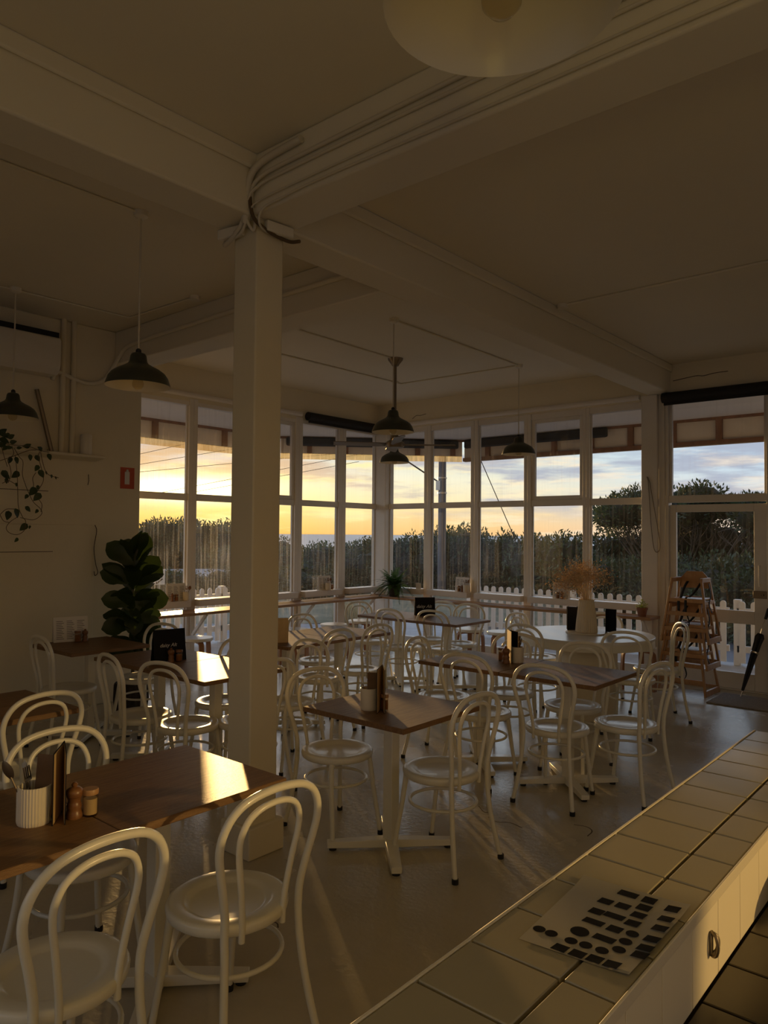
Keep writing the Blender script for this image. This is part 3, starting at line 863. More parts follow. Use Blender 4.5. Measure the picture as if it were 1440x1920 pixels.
# ------------------------------------------------------------------ pendant lamps and ceiling gear
def make_pendant():
    t = thing('pendant_lamp', 'x', 'pendant lamp')                  # origin at the rim centre
    out = [(0.192, 0.0), (0.190, 0.012), (0.176, 0.052), (0.158, 0.078), (0.128, 0.100), (0.088, 0.120), (0.062, 0.136), (0.053, 0.150), (0.047, 0.185), (0.040, 0.198), (0.022, 0.204), (0, 0.204)]
    MB().lathe(out, 48).build('shade', M['shade'], t, smooth=1.0)
    inn = [(0.192, 0.0), (0.186, 0.012), (0.172, 0.050), (0.154, 0.074), (0.124, 0.095), (0.084, 0.115), (0.056, 0.130), (0.042, 0.150), (0, 0.152)]
    MB().lathe(list(reversed(inn)), 48).build('shade_lining', M['lining'], t, smooth=1.0)
    MB().lathe([(0, 0.204), (0.017, 0.204), (0.016, 0.222), (0.008, 0.23), (0, 0.23)], 16).build('cord_grip', M['rubber'], t)
    MB().lathe([(0, -0.022), (0.018, -0.018), (0.032, -0.002), (0.034, 0.016), (0.026, 0.05), (0.018, 0.075), (0.016, 0.135), (0, 0.135)], 20).build('bulb', M['bulb'], t, smooth=1.0)
    return t
PEND = [(-0.622, 1.009, 2.519, 'large dark green pendant lamp overhead at the top edge, lining seen from below'),
        (-4.05, 2.42, 2.545, 'dark green pendant lamp left of the column, cream lining showing'),
        (-4.29, 5.13, 2.582, 'dark green pendant lamp hanging in front of the ceiling fan rod'),
        (-4.33, 7.43, 2.585, 'dark green pendant lamp before the right hand windows'),
        (-6.05, 7.27, 2.572, 'dark green pendant lamp low behind the ceiling fan'),
        (-6.12, 2.55, 2.565, 'dark green pendant lamp at the left edge, above the trailing plant')]
pp = make_pendant()
for i, (x, y, z, lab) in enumerate(PEND):
    o = pp if i == 0 else copy_tree(pp)
    o.location = (x, y, z); o['label'] = lab; o['group'] = 'dark green enamel pendant lamps'
    top = CEIL - z
    MB().tube([(0, 0, 0.228), (0, 0, top - 0.03)], 0.0042 if i else 0.006, 6).build('cord', M['cord'], o)
    MB().lathe([(0, top - 0.045), (0.02, top - 0.045), (0.042, top - 0.03), (0.046, top), (0, top)], 20).build('ceiling_rose', M['plastic'], o)

fx, fy, fz = -5.25, 6.31, 2.60
fan = thing('ceiling_fan', 'bronze ceiling fan with thin blades on a long rod', 'ceiling fan', (fx, fy, fz))
top = CEIL - fz
MB().lathe([(0, top - 0.085), (0.035, top - 0.085), (0.05, top - 0.06), (0.082, top - 0.02), (0.085, top), (0, top)], 28).build('canopy', M['bronze'], fan)
MB().tube([(0, 0, 0.12), (0, 0, top - 0.08)], 0.016, 12).build('down_rod', M['bronze'], fan)
MB().lathe([(0, 0.02), (0.095, 0.02), (0.105, 0.035), (0.105, 0.075), (0.085, 0.09), (0.05, 0.11), (0.035, 0.20), (0.022, 0.27), (0, 0.27)], 30).build('motor', M['bronze'], fan)
for k, a in enumerate((40, 130, 220, 310)):
    a = math.radians(a + 4); d = Vector((math.cos(a), math.sin(a), 0)); n = Vector((-d.y, d.x, 0))
    m = MB()
    vs = []
    for r, w, dz in ((0.10, 0.03, 0.05), (0.18, 0.055, 0.05), (0.62, 0.065, 0.055), (0.68, 0.05, 0.056)):
        for sg in (-1, 1):
            for tz in (0, 0.008):
                vs.append(d * r + n * w * sg + Vector((0, 0, dz + tz + sg * 0.012)))
    fs = [(0, 1, 3, 2), (12, 14, 15, 13)]
    for i in range(3):
        o_ = i * 4
        fs += [(o_, o_ + 2, o_ + 6, o_ + 4), (o_ + 1, o_ + 5, o_ + 7, o_ + 3), (o_, o_ + 4, o_ + 5, o_ + 1), (o_ + 2, o_ + 3, o_ + 7, o_ + 6)]
    m.add(vs, fs).build('blade', M['bronze'], fan, smooth=0)

def conduit(path, r, label, junction=()):
    o = MB().tube(path, r, 8).build('ceiling_conduit', M['ceiling'], smooth=1.2)
    tag(o, label, 'conduit')
    for j in junction:
        MB().cyl((j[0], j[1], 0), 0.045, CEIL - 0.035, CEIL, 16).build('junction_box', M['plastic'], o)
    return o
ZC = CEIL - 0.009
conduit([(-4.29, 5.13, ZC), (-4.33, 7.43, ZC)], 0.009, 'thin painted conduit on the ceiling between two pendant lamps')
conduit([(-4.33, 7.43, ZC), (-6.05, 7.40, ZC), (-6.10, 4.06, ZC)], 0.009, 'thin painted conduit bending on the ceiling behind the fan')
conduit([(-5.25, 6.25, ZC), (-5.20, 4.06, ZC)], 0.008, 'thin painted conduit running to the ceiling fan')
conduit([(-2.95, 5.70, ZC), (1.5, 5.66, ZC)], 0.011, 'thin painted conduit across the ceiling of the right bay', [(-2.9, 5.70)])
conduit([(-6.15, 2.35, ZC), (-6.12, 3.56, ZC), (-5.16, 3.59, ZC)], 0.009, 'thin painted conduit on the left ceiling near the beam', [(-5.16, 3.59)])
conduit([(-4.05, -1.0, ZC), (-4.05, 2.40, ZC)], 0.008, 'thin painted conduit on the left ceiling, ending at a pendant rose')
c_ = conduit(spline([(-6.685, 3.13, 3.04), (-6.67, 3.17, 3.12), (-6.66, 3.42, 3.06), (-6.67, 3.62, 3.12), (-6.60, 3.73, 3.34), (-6.45, 3.735, 3.43), (-6.0, 3.735, 3.455)], 6) + [Vector((-4.5, 3.735, 3.475)), Vector((-3.25, 3.735, 3.475))], 0.019,
             'thick painted conduit along the beam, curving down to the left wall')
for dy, lab in ((3.22, 'left of two vertical painted pipes beside the air conditioner'), (3.32, 'right of two vertical painted pipes beside the air conditioner')):
    o = MB().tube([(-6.672, dy, 2.372), (-6.672, dy, CEIL)], 0.024, 10).build('wall_pipe', M['wall'], smooth=1.2); tag(o, lab, 'pipe')

# cables bunched at the head of the column and along the beam
def cable(path, r, label, m='cord'):
    o = MB().tube(spline(path, 6), r, 7).build('electric_cable', M[m], smooth=1.2); return tag(o, label, 'cable')
cable([(0.5, 2.405, 3.50), (-1.2, 2.405, 3.505), (-2.6, 2.405, 3.49), (-2.90, 2.40, 3.47), (-2.975, 2.40, 3.40), (-3.0, 2.41, 3.32), (-3.04, 2.425, 3.275), (-3.16, 2.43, 3.25), (-3.26, 2.46, 3.24)], 0.011, 'thick cream cable from the beam top, wrapping round the column head')
cable([(0.5, 2.408, 3.455), (-1.2, 2.408, 3.46), (-2.65, 2.408, 3.45), (-2.93, 2.395, 3.42), (-2.985, 2.39, 3.36), (-3.02, 2.41, 3.28), (-3.10, 2.42, 3.225), (-3.24, 2.44, 3.245)], 0.008, 'second cream cable under the top one on the beam face')
cable([(0.8, 2.41, 3.39), (-1.2, 2.41, 3.385), (-2.5, 2.41, 3.37), (-2.85, 2.405, 3.36), (-2.96, 2.395, 3.33), (-3.02, 2.41, 3.27)], 0.005, 'thin cream cable half way up the beam face', 'cord')
cable([(0.8, 2.41, 3.335), (-1.0, 2.41, 3.33), (-2.4, 2.41, 3.335), (-2.75, 2.405, 3.32), (-2.88, 2.40, 3.30), (-2.93, 2.42, 3.25), (-2.96, 2.50, 3.235), (-2.93, 2.62, 3.24)], 0.006, 'thin cream cable along the lower edge of the beam', 'cord')
cable([(-2.985, 2.40, 3.44), (-2.97, 2.395, 3.34), (-2.96, 2.42, 3.27), (-2.955, 2.52, 3.235), (-2.95, 2.64, 3.225), (-2.95, 2.72, 3.25)], 0.010, 'dark cable curling right round the column head', 'stem')
cable([(-2.99, 2.395, 3.42), (-3.01, 2.40, 3.30), (-3.00, 2.435, 3.235), (-2.985, 2.44, 3.27), (-2.975, 2.42, 3.34)], 0.009, 'cream cable loop tied at the column head')
for loc, rz, lab in (((-3.17, 2.43, 3.262), 0.2, 'cream cable cover on the left of the column head'), ((-2.945, 2.57, 3.265), 1.45, 'cream cable cover on the right of the column head')):
    o = MB().box((-0.085, -0.018, -0.028), (0.085, 0.018, 0.028)).build('cable_cover', M['plastic'], bevel=0.008, loc=loc, rot=(0, 0, rz)); tag(o, lab, 'cable cover')

cable([(-2.60, 2.40, 3.565), (-2.85, 2.398, 3.55), (-2.95, 2.392, 3.51), (-2.985, 2.388, 3.43), (-3.005, 2.392, 3.34), (-3.03, 2.41, 3.27)], 0.019, 'thick cream conduit elbow in the corner above the column')
cable([(-3.02, 2.40, 3.36), (-3.05, 2.41, 3.285), (-3.12, 2.415, 3.235), (-3.22, 2.435, 3.215), (-3.28, 2.47, 3.235)], 0.013, 'thick cream cable looping left under the beam')
# security camera, blind chain, indoor blinds
o = thing('security_camera', 'small white dome security camera above the door post', 'camera', (-3.10, 8.46, 3.55))
MB().lathe([(0, 0), (0.055, 0), (0.055, 0.02), (0, 0.02)], 24).build('mount', M['plastic'], o, rot=(PI / 2, 0, 0))
MB().lathe([(0, -0.075), (0.03, -0.07), (0.048, -0.045), (0.052, -0.01), (0.05, 0), (0, 0)], 24).build('dome', M['plastic'], o, smooth=1.2, rot=(-PI / 2 - 0.4, 0, 0))
for dx in (-0.012, 0.022):
    MB().lathe([(0, 0), (0.013, 0), (0.010, 0.006), (0, 0.007)], 14, (dx, 0, 0)).build('lens', M['lens'], o, loc=(0.0, -0.080, -0.03), rot=(PI / 2 + 0.4, 0, 0))
ch = spline([(-3.25, 8.488, 2.35), (-3.235, 8.488, 2.30), (-3.225, 8.485, 2.2), (-3.20, 8.482, 1.8), (-3.165, 8.48, 1.52), (-3.12, 8.48, 1.48), (-3.095, 8.48, 1.56), (-3.13, 8.48, 1.8), (-3.20, 8.482, 2.2), (-3.215, 8.485, 2.28), (-3.24, 8.488, 2.345)], 6)
o = MB().tube(ch, 0.0045, 6).build('blind_chain', M['bronze'], smooth=1.2); tag(o, 'looped bead chain hanging on the white post beside the door', 'chain')
def inside_blind(name, p, q, label):
    t = thing(name, label, 'roller blind')
    p, q = Vector(p), Vector(q); d = (q - p).normalized()
    MB().tube([p, q], 0.058, 20).build('rolled_fabric', M['blind'], t, smooth=1.2)
    n = Vector((0, 0, 1)).cross(d)
    MB().box((-0.5, -0.5, -0.5), (0.5, 0.5, 0.5)).build('hem_bar', M['blind'], t).matrix_local = Matrix.Translation((p + q) / 2 + Vector((0, 0, -0.062))) @ Matrix((d, n, Vector((0, 0, 1)))).transposed().to_4x4() @ Matrix.Diagonal(((q - p).length * 0.97, 0.02, 0.05, 1))
    return t
inside_blind('roller_blind', (-7.35, 6.97, 3.262), (-7.35, 8.48, 3.262), 'dark rolled up blind above the left windows, ending at the corner post')
inside_blind('roller_blind', (-3.05, 8.44, 3.235), (-1.93, 8.44, 3.235), 'dark rolled up blind above the glass door')

# ------------------------------------------------------------------ air conditioner, shelf, sign
t = thing('air_conditioner', 'cream split air conditioner high on the left wall', 'air conditioner', (WL, 2.55, 3.06))
MB().prism([(0.0, 0.0), (0.16, 0.0), (0.21, 0.05), (0.22, 0.10), (0.22, 0.30), (0.20, 0.33), (0.0, 0.33)], (0.004, -0.62, 0), (1, 0, 0), (0, 0, 1), (0, 1.18, 0)).build('casing', M['plastic'], t, bevel=0.012)
m = MB()
for k in range(3): m.box((0.165 + k * 0.018, -0.56, 0.012 + k * 0.017), (0.172 + k * 0.018, 0.50, 0.018 + k * 0.017))
m.build('air_louvre', M['chair'], t)
MB().box((0.0, -0.62, 0.335), (0.17, 0.56, 0.385)).build('top_shadow_strip', M['blind'], t)  # dark strip painted in for the shadow gap above the casing
o = MB().prism([(0, 0), (0.02, 0), (0.20, 0.02), (0.20, 0.045), (0, 0.045)], (WL, 1.2, 2.325), (1, 0, 0), (0, 0, 1), (0, 2.37, 0)).build('wall_shelf', M['wall'], bevel=0.012)
tag(o, 'long cream shelf on the left wall holding the trailing plant', 'shelf')
o = MB().lathe([(0, 0), (0.05, 0), (0.052, 0.006), (0.052, 0.185), (0.045, 0.195), (0, 0.195)], 28).build('shelf_canister', M['plastic'], loc=(-6.60, 3.42, 2.37)); tag(o, 'plain cream cylinder standing at the end of the wall shelf', 'canister')
o = MB().tube([(-6.645, 3.12, 2.372), (-6.665, 2.98, 2.93)], 0.020, 8).build('leaning_pole', M['bronze']); tag(o, 'dark pole leaning on the shelf under the air conditioner', 'pole')
t = thing('safety_sign', 'red fire extinguisher sign on the left wall', 'sign', (WL + 0.003, 3.905, 2.19))
MB().box((-0.003, -0.075, -0.105), (0.002, 0.075, 0.105)).build('plate', M['signred'], t)
MB().box((0.002, -0.030, -0.062), (0.0035, 0.022, 0.062)).lathe([(0, 0.062), (0.016, 0.062), (0.01, 0.085), (0, 0.085)], 10, (0.0025, -0.004, 0)).build('extinguisher_symbol', M['chalk'], t)
MB().box((0.002, -0.06, -0.092), (0.0035, 0.06, -0.078)).build('lettering', M['signred'], t)

# ------------------------------------------------------------------ tiled bar in front of the camera
BX0, BX1, BZ, BY0, BY1 = -0.690, -0.433, 1.0, 0.30, 2.765
bar = thing('tiled_bar', 'low bar with cream tiled top running along the right foreground', 'counter', (0, 0, 0))
MB().box((BX0 + 0.015, BY0, 0), (BX1 - 0.012, BY1 - 0.01, BZ - 0.008)).build('bar_body', M['grout'], bar)
tiles = MB(); PT = 0.1447; y0 = 1.17 - 6 * PT
k = 0
while y0 + k * PT < BY1 - 0.01:
    ya, yb = max(BY0, y0 + k * PT + 0.003), min(BY1, y0 + (k + 1) * PT - 0.003)
    if yb > ya + 0.01:
        tiles.box((BX0 + 0.008, ya, BZ - 0.012), (-0.526, yb, BZ)).box((-0.519, ya, BZ - 0.012), (BX1 - 0.006, yb, BZ))
    k += 1
tiles.build('tile_top', M['tile'], bar, bevel=0.002)
MB().box((BX0, BY0, BZ - 0.03), (BX0 + 0.006, BY1, BZ + 0.001)).build('edge_strip', M['edge'], bar, bevel=0.002)
MB().box((BX1 - 0.004, BY0, BZ - 0.02), (BX1 + 0.001, BY1, BZ + 0.0012)).build('edge_strip', M['edge'], bar, bevel=0.0015)
MB().box((BX0, BY0, 0), (BX0 + 0.014, BY1, BZ - 0.031)).build('room_side_panel', M['board'], bar)
fp = MB(); k = 0
while y0 + k * PT < BY1 - 0.01:
    ya, yb = max(BY0, y0 + k * PT + 0.0012 + 0.027), min(BY1, y0 + (k + 1) * PT - 0.0012 + 0.027)
    if yb > ya + 0.01: fp.box((BX1 - 0.014, ya, 0.841), (BX1 - 0.002, yb, BZ - 0.021))
    k += 1
fp.build('work_side_panel', M['board'], bar, bevel=0.001)
w = thing('work_counter', 'dark tiled work surface behind the bar at lower right', 'counter', (0, 0, 0))
MB().box((BX1, BY0, 0.0), (-0.06, BY1, 0.83)).build('cabinet', M['darkgrout'], w)
m = MB()
for i in range(3):
    for j in range(16):
        x0, y0_ = BX1 + 0.002 + i * 0.13, BY0 + j * 0.154
        m.box((x0, y0_ + 0.003, 0.825), (min(x0 + 0.124, -0.06), min(y0_ + 0.151, BY1), 0.84))
m.build('tile_top', M['darktile'], w, bevel=0.002)
o = MB().lathe([(0, 0), (0.13, 0), (0.14, 0.012), (0.14, 0.05), (0.125, 0.07), (0.05, 0.085), (0, 0.086)], 36).build('black_container', M['lens'], loc=(-0.27, 1.93, 0.84)); tag(o, 'black round container on the dark work surface at the right edge', 'container')
t = thing('bottle_opener', 'small dark metal fitting on the sunlit cream side of the bar', 'fitting', (BX1 - 0.002, 1.437, 0.917), 0)
P = spline([(0.004, -0.002, 0.02), (0.012, -0.006, 0.017), (0.016, -0.0075, 0), (0.012, -0.006, -0.017), (0.004, -0.002, -0.02), (0.010, 0.006, -0.012), (0.012, 0.0075, 0.002), (0.010, 0.006, 0.013)], 4, True)
MB().tube(P, 0.0035, 8, closed=True).build('ring', M['bronze'], t, smooth=1.2)
MB().box((0, -0.008, -0.021), (0.004, 0.008, 0.021)).build('back_plate', M['bronze'], t, bevel=0.002)

# sheet of dark stickers lying on the tiles
LONG = [(-0.5472, 1.3361), (-0.5362, 1.249), (-0.555, 1.207), (-0.5192, 1.1692)]
STD = [(-0.5694, 1.2881), (-0.5391, 1.2925), (-0.5092, 1.3382), (-0.5082, 1.3105), (-0.5055, 1.2792), (-0.5028, 1.2463), (-0.5662, 1.2437), (-0.5184, 1.2086), (-0.465, 1.3301), (-0.463, 1.2919), (-0.4597, 1.2549), (-0.4571, 1.2123), (-0.4554, 1.1794), (-0.4541, 1.1543), (-0.5604, 1.0964), (-0.5321, 1.0993), (-0.5052, 1.1035), (-0.4781, 1.1046)]
ELL = [(-0.6132, 1.1249), (-0.5916, 1.1258), (-0.559, 1.1627), (-0.5569, 1.1269), (-0.5334, 1.1309), (-0.5072, 1.1337), (-0.4868, 1.1517), (-0.4886, 1.1819), (-0.4895, 1.2121)]
m = MB(); CO = [(-0.625, 1.078), (-0.448, 1.096), (-0.446, 1.366), (-0.642, 1.352)]
NU, NV = 8, 10; vs = []
for i in range(NU + 1):
    for j in range(NV + 1):
        u, v = i / NU, j / NV
        x = (CO[0][0] * (1 - u) + CO[1][0] * u) * (1 - v) + (CO[3][0] * (1 - u) + CO[2][0] * u) * v
        y = (CO[0][1] * (1 - u) + CO[1][1] * u) * (1 - v) + (CO[3][1] * (1 - u) + CO[2][1] * u) * v
        z = BZ + 0.0016 + 0.004 * max(0, v - 0.85) / 0.15 + 0.003 * max(0, u - 0.8) / 0.2
        vs.append((x, y, z))
m.add(vs, [(i * (NV + 1) + j, (i + 1) * (NV + 1) + j, (i + 1) * (NV + 1) + j + 1, i * (NV + 1) + j + 1) for i in range(NU) for j in range(NV)])
sh = m.build('sticker_sheet', M['film'], smooth=1.0); tag(sh, 'clear sheet of small dark stickers lying on the tiled bar', 'sticker sheet')
m = MB()
def lift(x, y): return BZ + 0.0028 + 0.004 * max(0, y - 1.310) / 0.045 + 0.004 * max(0, x + 0.50) / 0.045
def rect(c, w_, h_):
    p = [(c[0] + a * w_ / 2 + b_ * 0.0008, c[1] + b_ * h_ / 2 + a * 0.0008) for a, b_ in ((-1, -1), (1, -1), (1, 1), (-1, 1))]
    m.add([(x, y, lift(x, y)) for x, y in p], [(0, 1, 2, 3)])
for c in LONG: rect(c, 0.034, 0.018)
for c in STD: rect(c, 0.023, 0.021)
for i, c in enumerate(ELL):
    r_ = 0.0155 if i == 2 else 0.0105
    m.add([(c[0] + r_ * math.cos(2 * PI * k / 20), c[1] + r_ * math.sin(2 * PI * k / 20), lift(*c)) for k in range(20)], [tuple(range(20))])
m.build('stickers', M['lens'], sh, smooth=0)

# ------------------------------------------------------------------ table top pieces
def cup(loc, r, h, label, ribs=True, group=None):
    n = 72 if ribs else 40
    o = MB().lathe([(0, 0), (r * 0.93, 0), (r * 0.97, 0.004), (r, 0.012), (r, h - 0.002), (r - 0.002, h), (r - 0.006, h - 0.002), (r - 0.007, 0.012), (0, 0.010)], n, (0, 0, 0), 1 if ribs else 0, 0.035).build('cutlery_cup', M['ceramic'], loc=loc, smooth=0.5 if not ribs else 0)
    return tag(o, label, 'cup', group)
def stick(name, m, kind, base, tip, label, cat, group, roll=0.0):
    """a knife, fork or spoon whose handle end stands in a cup"""
    base, tip = Vector(base), Vector(tip); L_ = (tip - base).length
    q = (tip - base).to_track_quat('Z', 'Y')
    mb = MB()
    if kind == 'spoon':
        mb.tube([(0, 0, 0), (0, 0, L_ * 0.72)], [0.0045, 0.003], 6)
        vs = []; fs = []
        for i in range(9):
            t = i / 8; z = L_ * (0.70 + 0.30 * t); w_ = 0.0205 * math.sin(PI * min(1, 0.08 + t * 0.92)) ** 0.7 + 0.001
            for j in range(5):
                u = (j - 2) / 2; vs.append((u * w_, -0.006 * (1 - u * u) * math.sin(PI * t), z))
        for i in range(8):
            for j in range(4): fs.append((i * 5 + j, i * 5 + j + 1, i * 5 + 6 + j, i * 5 + 5 + j))
        mb.add(vs, fs)
    elif kind == 'fork':
        mb.tube([(0, 0, 0), (0, 0, L_ * 0.74)], [0.0045, 0.003], 6)
        mb.box((-0.0115, -0.001, L_ * 0.72), (0.0115, 0.001, L_ * 0.80))
        for k in range(4): mb.box((-0.0115 + k * 0.0063, -0.001, L_ * 0.79), (-0.0080 + k * 0.0063, 0.001, L_))
    else:
        mb.tube([(0, 0, 0), (0, 0, L_ * 0.48)], [0.005, 0.0045], 6)
        mb.prism([(-0.002, 0), (0.009, 0.02), (0.0105, L_ * 0.38), (0.004, L_ * 0.52), (-0.008, L_ * 0.45)], (0, -0.0008, L_ * 0.47), (1, 0, 0), (0, 0, 1), (0, 0.0016, 0))
    o = mb.build(name, M[m], smooth=0.9)
    o.matrix_world = Matrix.Translation(base) @ q.to_matrix().to_4x4() @ Matrix.Rotation(roll, 4, 'Z')
    return tag(o, label, cat, group)
def jar(loc, label, r=0.027, h=0.075, fill='salt', lid='beech', group=None):
    t = thing('spice_jar', label, 'jar', loc, 0, group)
    MB().lathe([(0, 0), (r * 0.95, 0), (r, 0.004), (r, h - 0.008), (r * 0.92, h), (r * 0.88, h), (r * 0.9, 0.006), (0, 0.005)], 24).build('glass_body', M['jarglass'], t, smooth=0.9)
    MB().lathe([(0, 0.006), (r * 0.87, 0.006), (r * 0.87, h * 0.80), (0, h * 0.80)], 20).build('contents', M[fill], t)
    MB().lathe([(0, h), (r * 1.02, h), (r * 1.04, h + 0.003), (r * 1.04, h + 0.014), (r * 0.98, h + 0.017), (0, h + 0.017)], 24).build('wooden_lid', M[lid], t)
    return t
def mill(loc, label, s=1.0, m='darkwood', group=None):
    t = thing('pepper_mill', label, 'pepper mill', loc, 0, group)
    MB().lathe([(0, 0), (0.027 * s, 0), (0.028 * s, 0.012 * s), (0.025 * s, 0.02 * s), (0.022 * s, 0.03 * s), (0.0255 * s, 0.04 * s), (0.022 * s, 0.05 * s), (0.020 * s, 0.06 * s), (0.025 * s, 0.072 * s), (0, 0.072 * s)], 24).build('body', M[m], t, smooth=1.0)
    MB().lathe([(0, 0.073 * s), (0.026 * s, 0.073 * s), (0.028 * s, 0.082 * s), (0.027 * s, 0.094 * s), (0.018 * s, 0.102 * s), (0.008 * s, 0.105 * s), (0.011 * s, 0.112 * s), (0.006 * s, 0.119 * s), (0, 0.12 * s)], 24).build('turning_head', M[m], t, smooth=1.0)
    return t
def folded_menu(loc, rz, w, h, half_open, label, outside='black', inside='kraft'):
    """a card folded like an open book, standing on its lower edge with the spine along z at the origin"""
    t = thing('folded_menu', label, 'menu', loc, rz)
    for s in (-1, 1):
        c = MB().box((0, -0.0012, 0), (w, 0.0012, h)).build('cover', M[outside], t, rot=(0, 0, s * half_open))
        MB().box((0.003, -s * 0.0013, 0.003), (w - 0.003, -s * 0.0023, h - 0.003)).build('page', M[inside], c)
    return t
def tent_menu(loc, rz, w, h, lean, label, m='black', letters=None, lines=False, lsize=0.04):
    """two leaves leaning together; the front leaf faces local -y"""
    t = thing('menu_stand', label, 'menu', loc, rz)
    for s in (-1, 1):
        f = MB().box((-w / 2, -0.002, 0), (w / 2, 0.002, h)).build('leaf', M[m], t, loc=(0, s * h * math.sin(lean), 0), rot=(s * lean if s > 0 else -lean, 0, 0), bevel=0.0008)
        if s < 0:
            if letters:
                text(letters, 'lettering', lsize, M['chalk'], f, Matrix.Translation((-w * 0.06, -0.0028, h * 0.50)) @ Matrix.Rotation(PI / 2, 4, 'X'), shear=0.35)
            if lines:
                q = MB()
                for c_ in range(3):
                    for r_ in range(11):
                        q.box((-w * 0.42 + c_ * w * 0.30, -0.0028, h * (0.12 + 0.07 * r_)), (-w * 0.42 + c_ * w * 0.30 + w * (0.22 - 0.03 * ((r_ * 7 + c_) % 3)), -0.002, h * (0.12 + 0.07 * r_) + 0.004))
                q.build('printed_lines', M['ink'], f, smooth=0)
    return t
def napkin(loc, rz, tilt, w, h, label):
    m = MB()
    for k in range(3): m.box((-w / 2 + k * 0.004, k * 0.005 - 0.006, 0), (w / 2 - k * 0.003, k * 0.005 - 0.0025, h - k * 0.006))
    o = m.build('paper_napkin', M['napkin'], bevel=0.0008, loc=loc, rot=(tilt, 0, rz)); return tag(o, label, 'napkin')
G = TZ
CUT = 'cutlery standing in the cups'
# near table
cx_, cy_ = -2.355, 1.075
cup((cx_, cy_, G), 0.052, 0.118, 'ribbed cream cup of cutlery on the table at lower left')
napkin((cx_ + 0.012, cy_ + 0.022, G + 0.02), math.radians(25), -0.10, 0.070, 0.185, 'brown paper napkins folded upright in the ribbed cup at lower left')
stick('dinner_spoon', 'bronze', 'spoon', (cx_ + 0.01, cy_ - 0.015, G + 0.015), (cx_ - 0.03, cy_ - 0.085, G + 0.205), 'large dark spoon leaning left in the ribbed cup at lower left', 'spoon', CUT, 0.9)
stick('dinner_knife', 'steel', 'knife', (cx_ - 0.01, cy_ - 0.005, G + 0.015), (cx_ - 0.015, cy_ - 0.03, G + 0.20), 'knife upright behind the spoon in the ribbed cup at lower left', 'knife', CUT, 1.2)
stick('dinner_fork', 'steel', 'fork', (cx_ - 0.01, cy_ + 0.005, G + 0.015), (cx_ + 0.015, cy_ - 0.035, G + 0.185), 'fork at the rim of the ribbed cup at lower left', 'fork', CUT, 1.2)
folded_menu((-2.40, 1.19, G), math.radians(-31), 0.150, 0.222, math.radians(7), 'dark folded menu beside the ribbed cup at lower left')
mill((-2.302, 1.178, G), 'turned brown wooden pepper mill beside the dark menu at lower left', 0.93)
jar((-2.283, 1.222, G), 'small jar of pale salt with a wooden lid at lower left', 0.024, 0.068)
# lone middle table
cx_, cy_ = -2.575, 2.905
cup((cx_, cy_, G), 0.047, 0.112, 'plain cream cup of cutlery on the lone middle table', ribs=False)
napkin((cx_ + 0.016, cy_ + 0.01, G + 0.02), math.radians(42), -0.06, 0.060, 0.17, 'brown paper napkins in the cup on the lone middle table')
for k, (kd, nm, dx, dy, h_, lb) in enumerate((('fork', 'dinner_fork', -0.055, -0.02, 0.175, 'fork leaning left in the cup on the lone middle table'), ('spoon', 'dinner_spoon', -0.03, 0.01, 0.19, 'spoon in the cup on the lone middle table'), ('knife', 'dinner_knife', -0.012, 0.015, 0.195, 'knife beside the napkins in the lone middle table cup'))):
    stick(nm, 'steel', kd, (cx_ + 0.01 - 0.008 * k, cy_ + 0.006 * k, G + 0.015), (cx_ + dx, cy_ + dy, G + h_), lb, kd, CUT, 0.6)
folded_menu((-2.555, 2.985, G), math.radians(-52), 0.150, 0.225, math.radians(8), 'black folded menu standing edge on at the middle table')
jar((-2.505, 2.945, G), 'small jar of brown sugar behind the menu on the middle table', 0.021, 0.066, 'spice')
# joined tables
cx_, cy_ = -2.735, 4.685
cup((cx_, cy_, G), 0.045, 0.112, 'plain cream cup of cutlery on the joined tables', ribs=False)
for k, (kd, nm, dx, dy, h_, lb) in enumerate((('fork', 'dinner_fork', 0.03, 0.01, 0.175, 'fork leaning right in the cup on the joined tables'), ('spoon', 'dinner_spoon', -0.01, 0.015, 0.19, 'spoon in the cup on the joined tables'), ('knife', 'dinner_knife', -0.022, -0.01, 0.195, 'knife at the back of the cup on the joined tables'))):
    stick(nm, 'steel', kd, (cx_ - 0.008 * k, cy_ + 0.006 * k, G + 0.015), (cx_ + dx, cy_ + dy, G + h_), lb, kd, CUT, 0.5)
napkin((cx_ - 0.012, cy_ + 0.012, G + 0.02), math.radians(40), -0.05, 0.055, 0.165, 'brown napkins in the cup on the joined tables')
folded_menu((-2.84, 4.72, G), math.radians(-38), 0.150, 0.225, math.radians(10), 'tan and black folded menu beside the cup on the joined tables', 'kraft', 'black')
jar((-2.845, 4.655, G), 'jar of brown sugar left of the pepper mill on the joined tables', 0.027, 0.080, 'spice', 'darkwood')
mill((-2.775, 4.595, G), 'dark wooden pepper mill before the menu on the joined tables', 1.02)
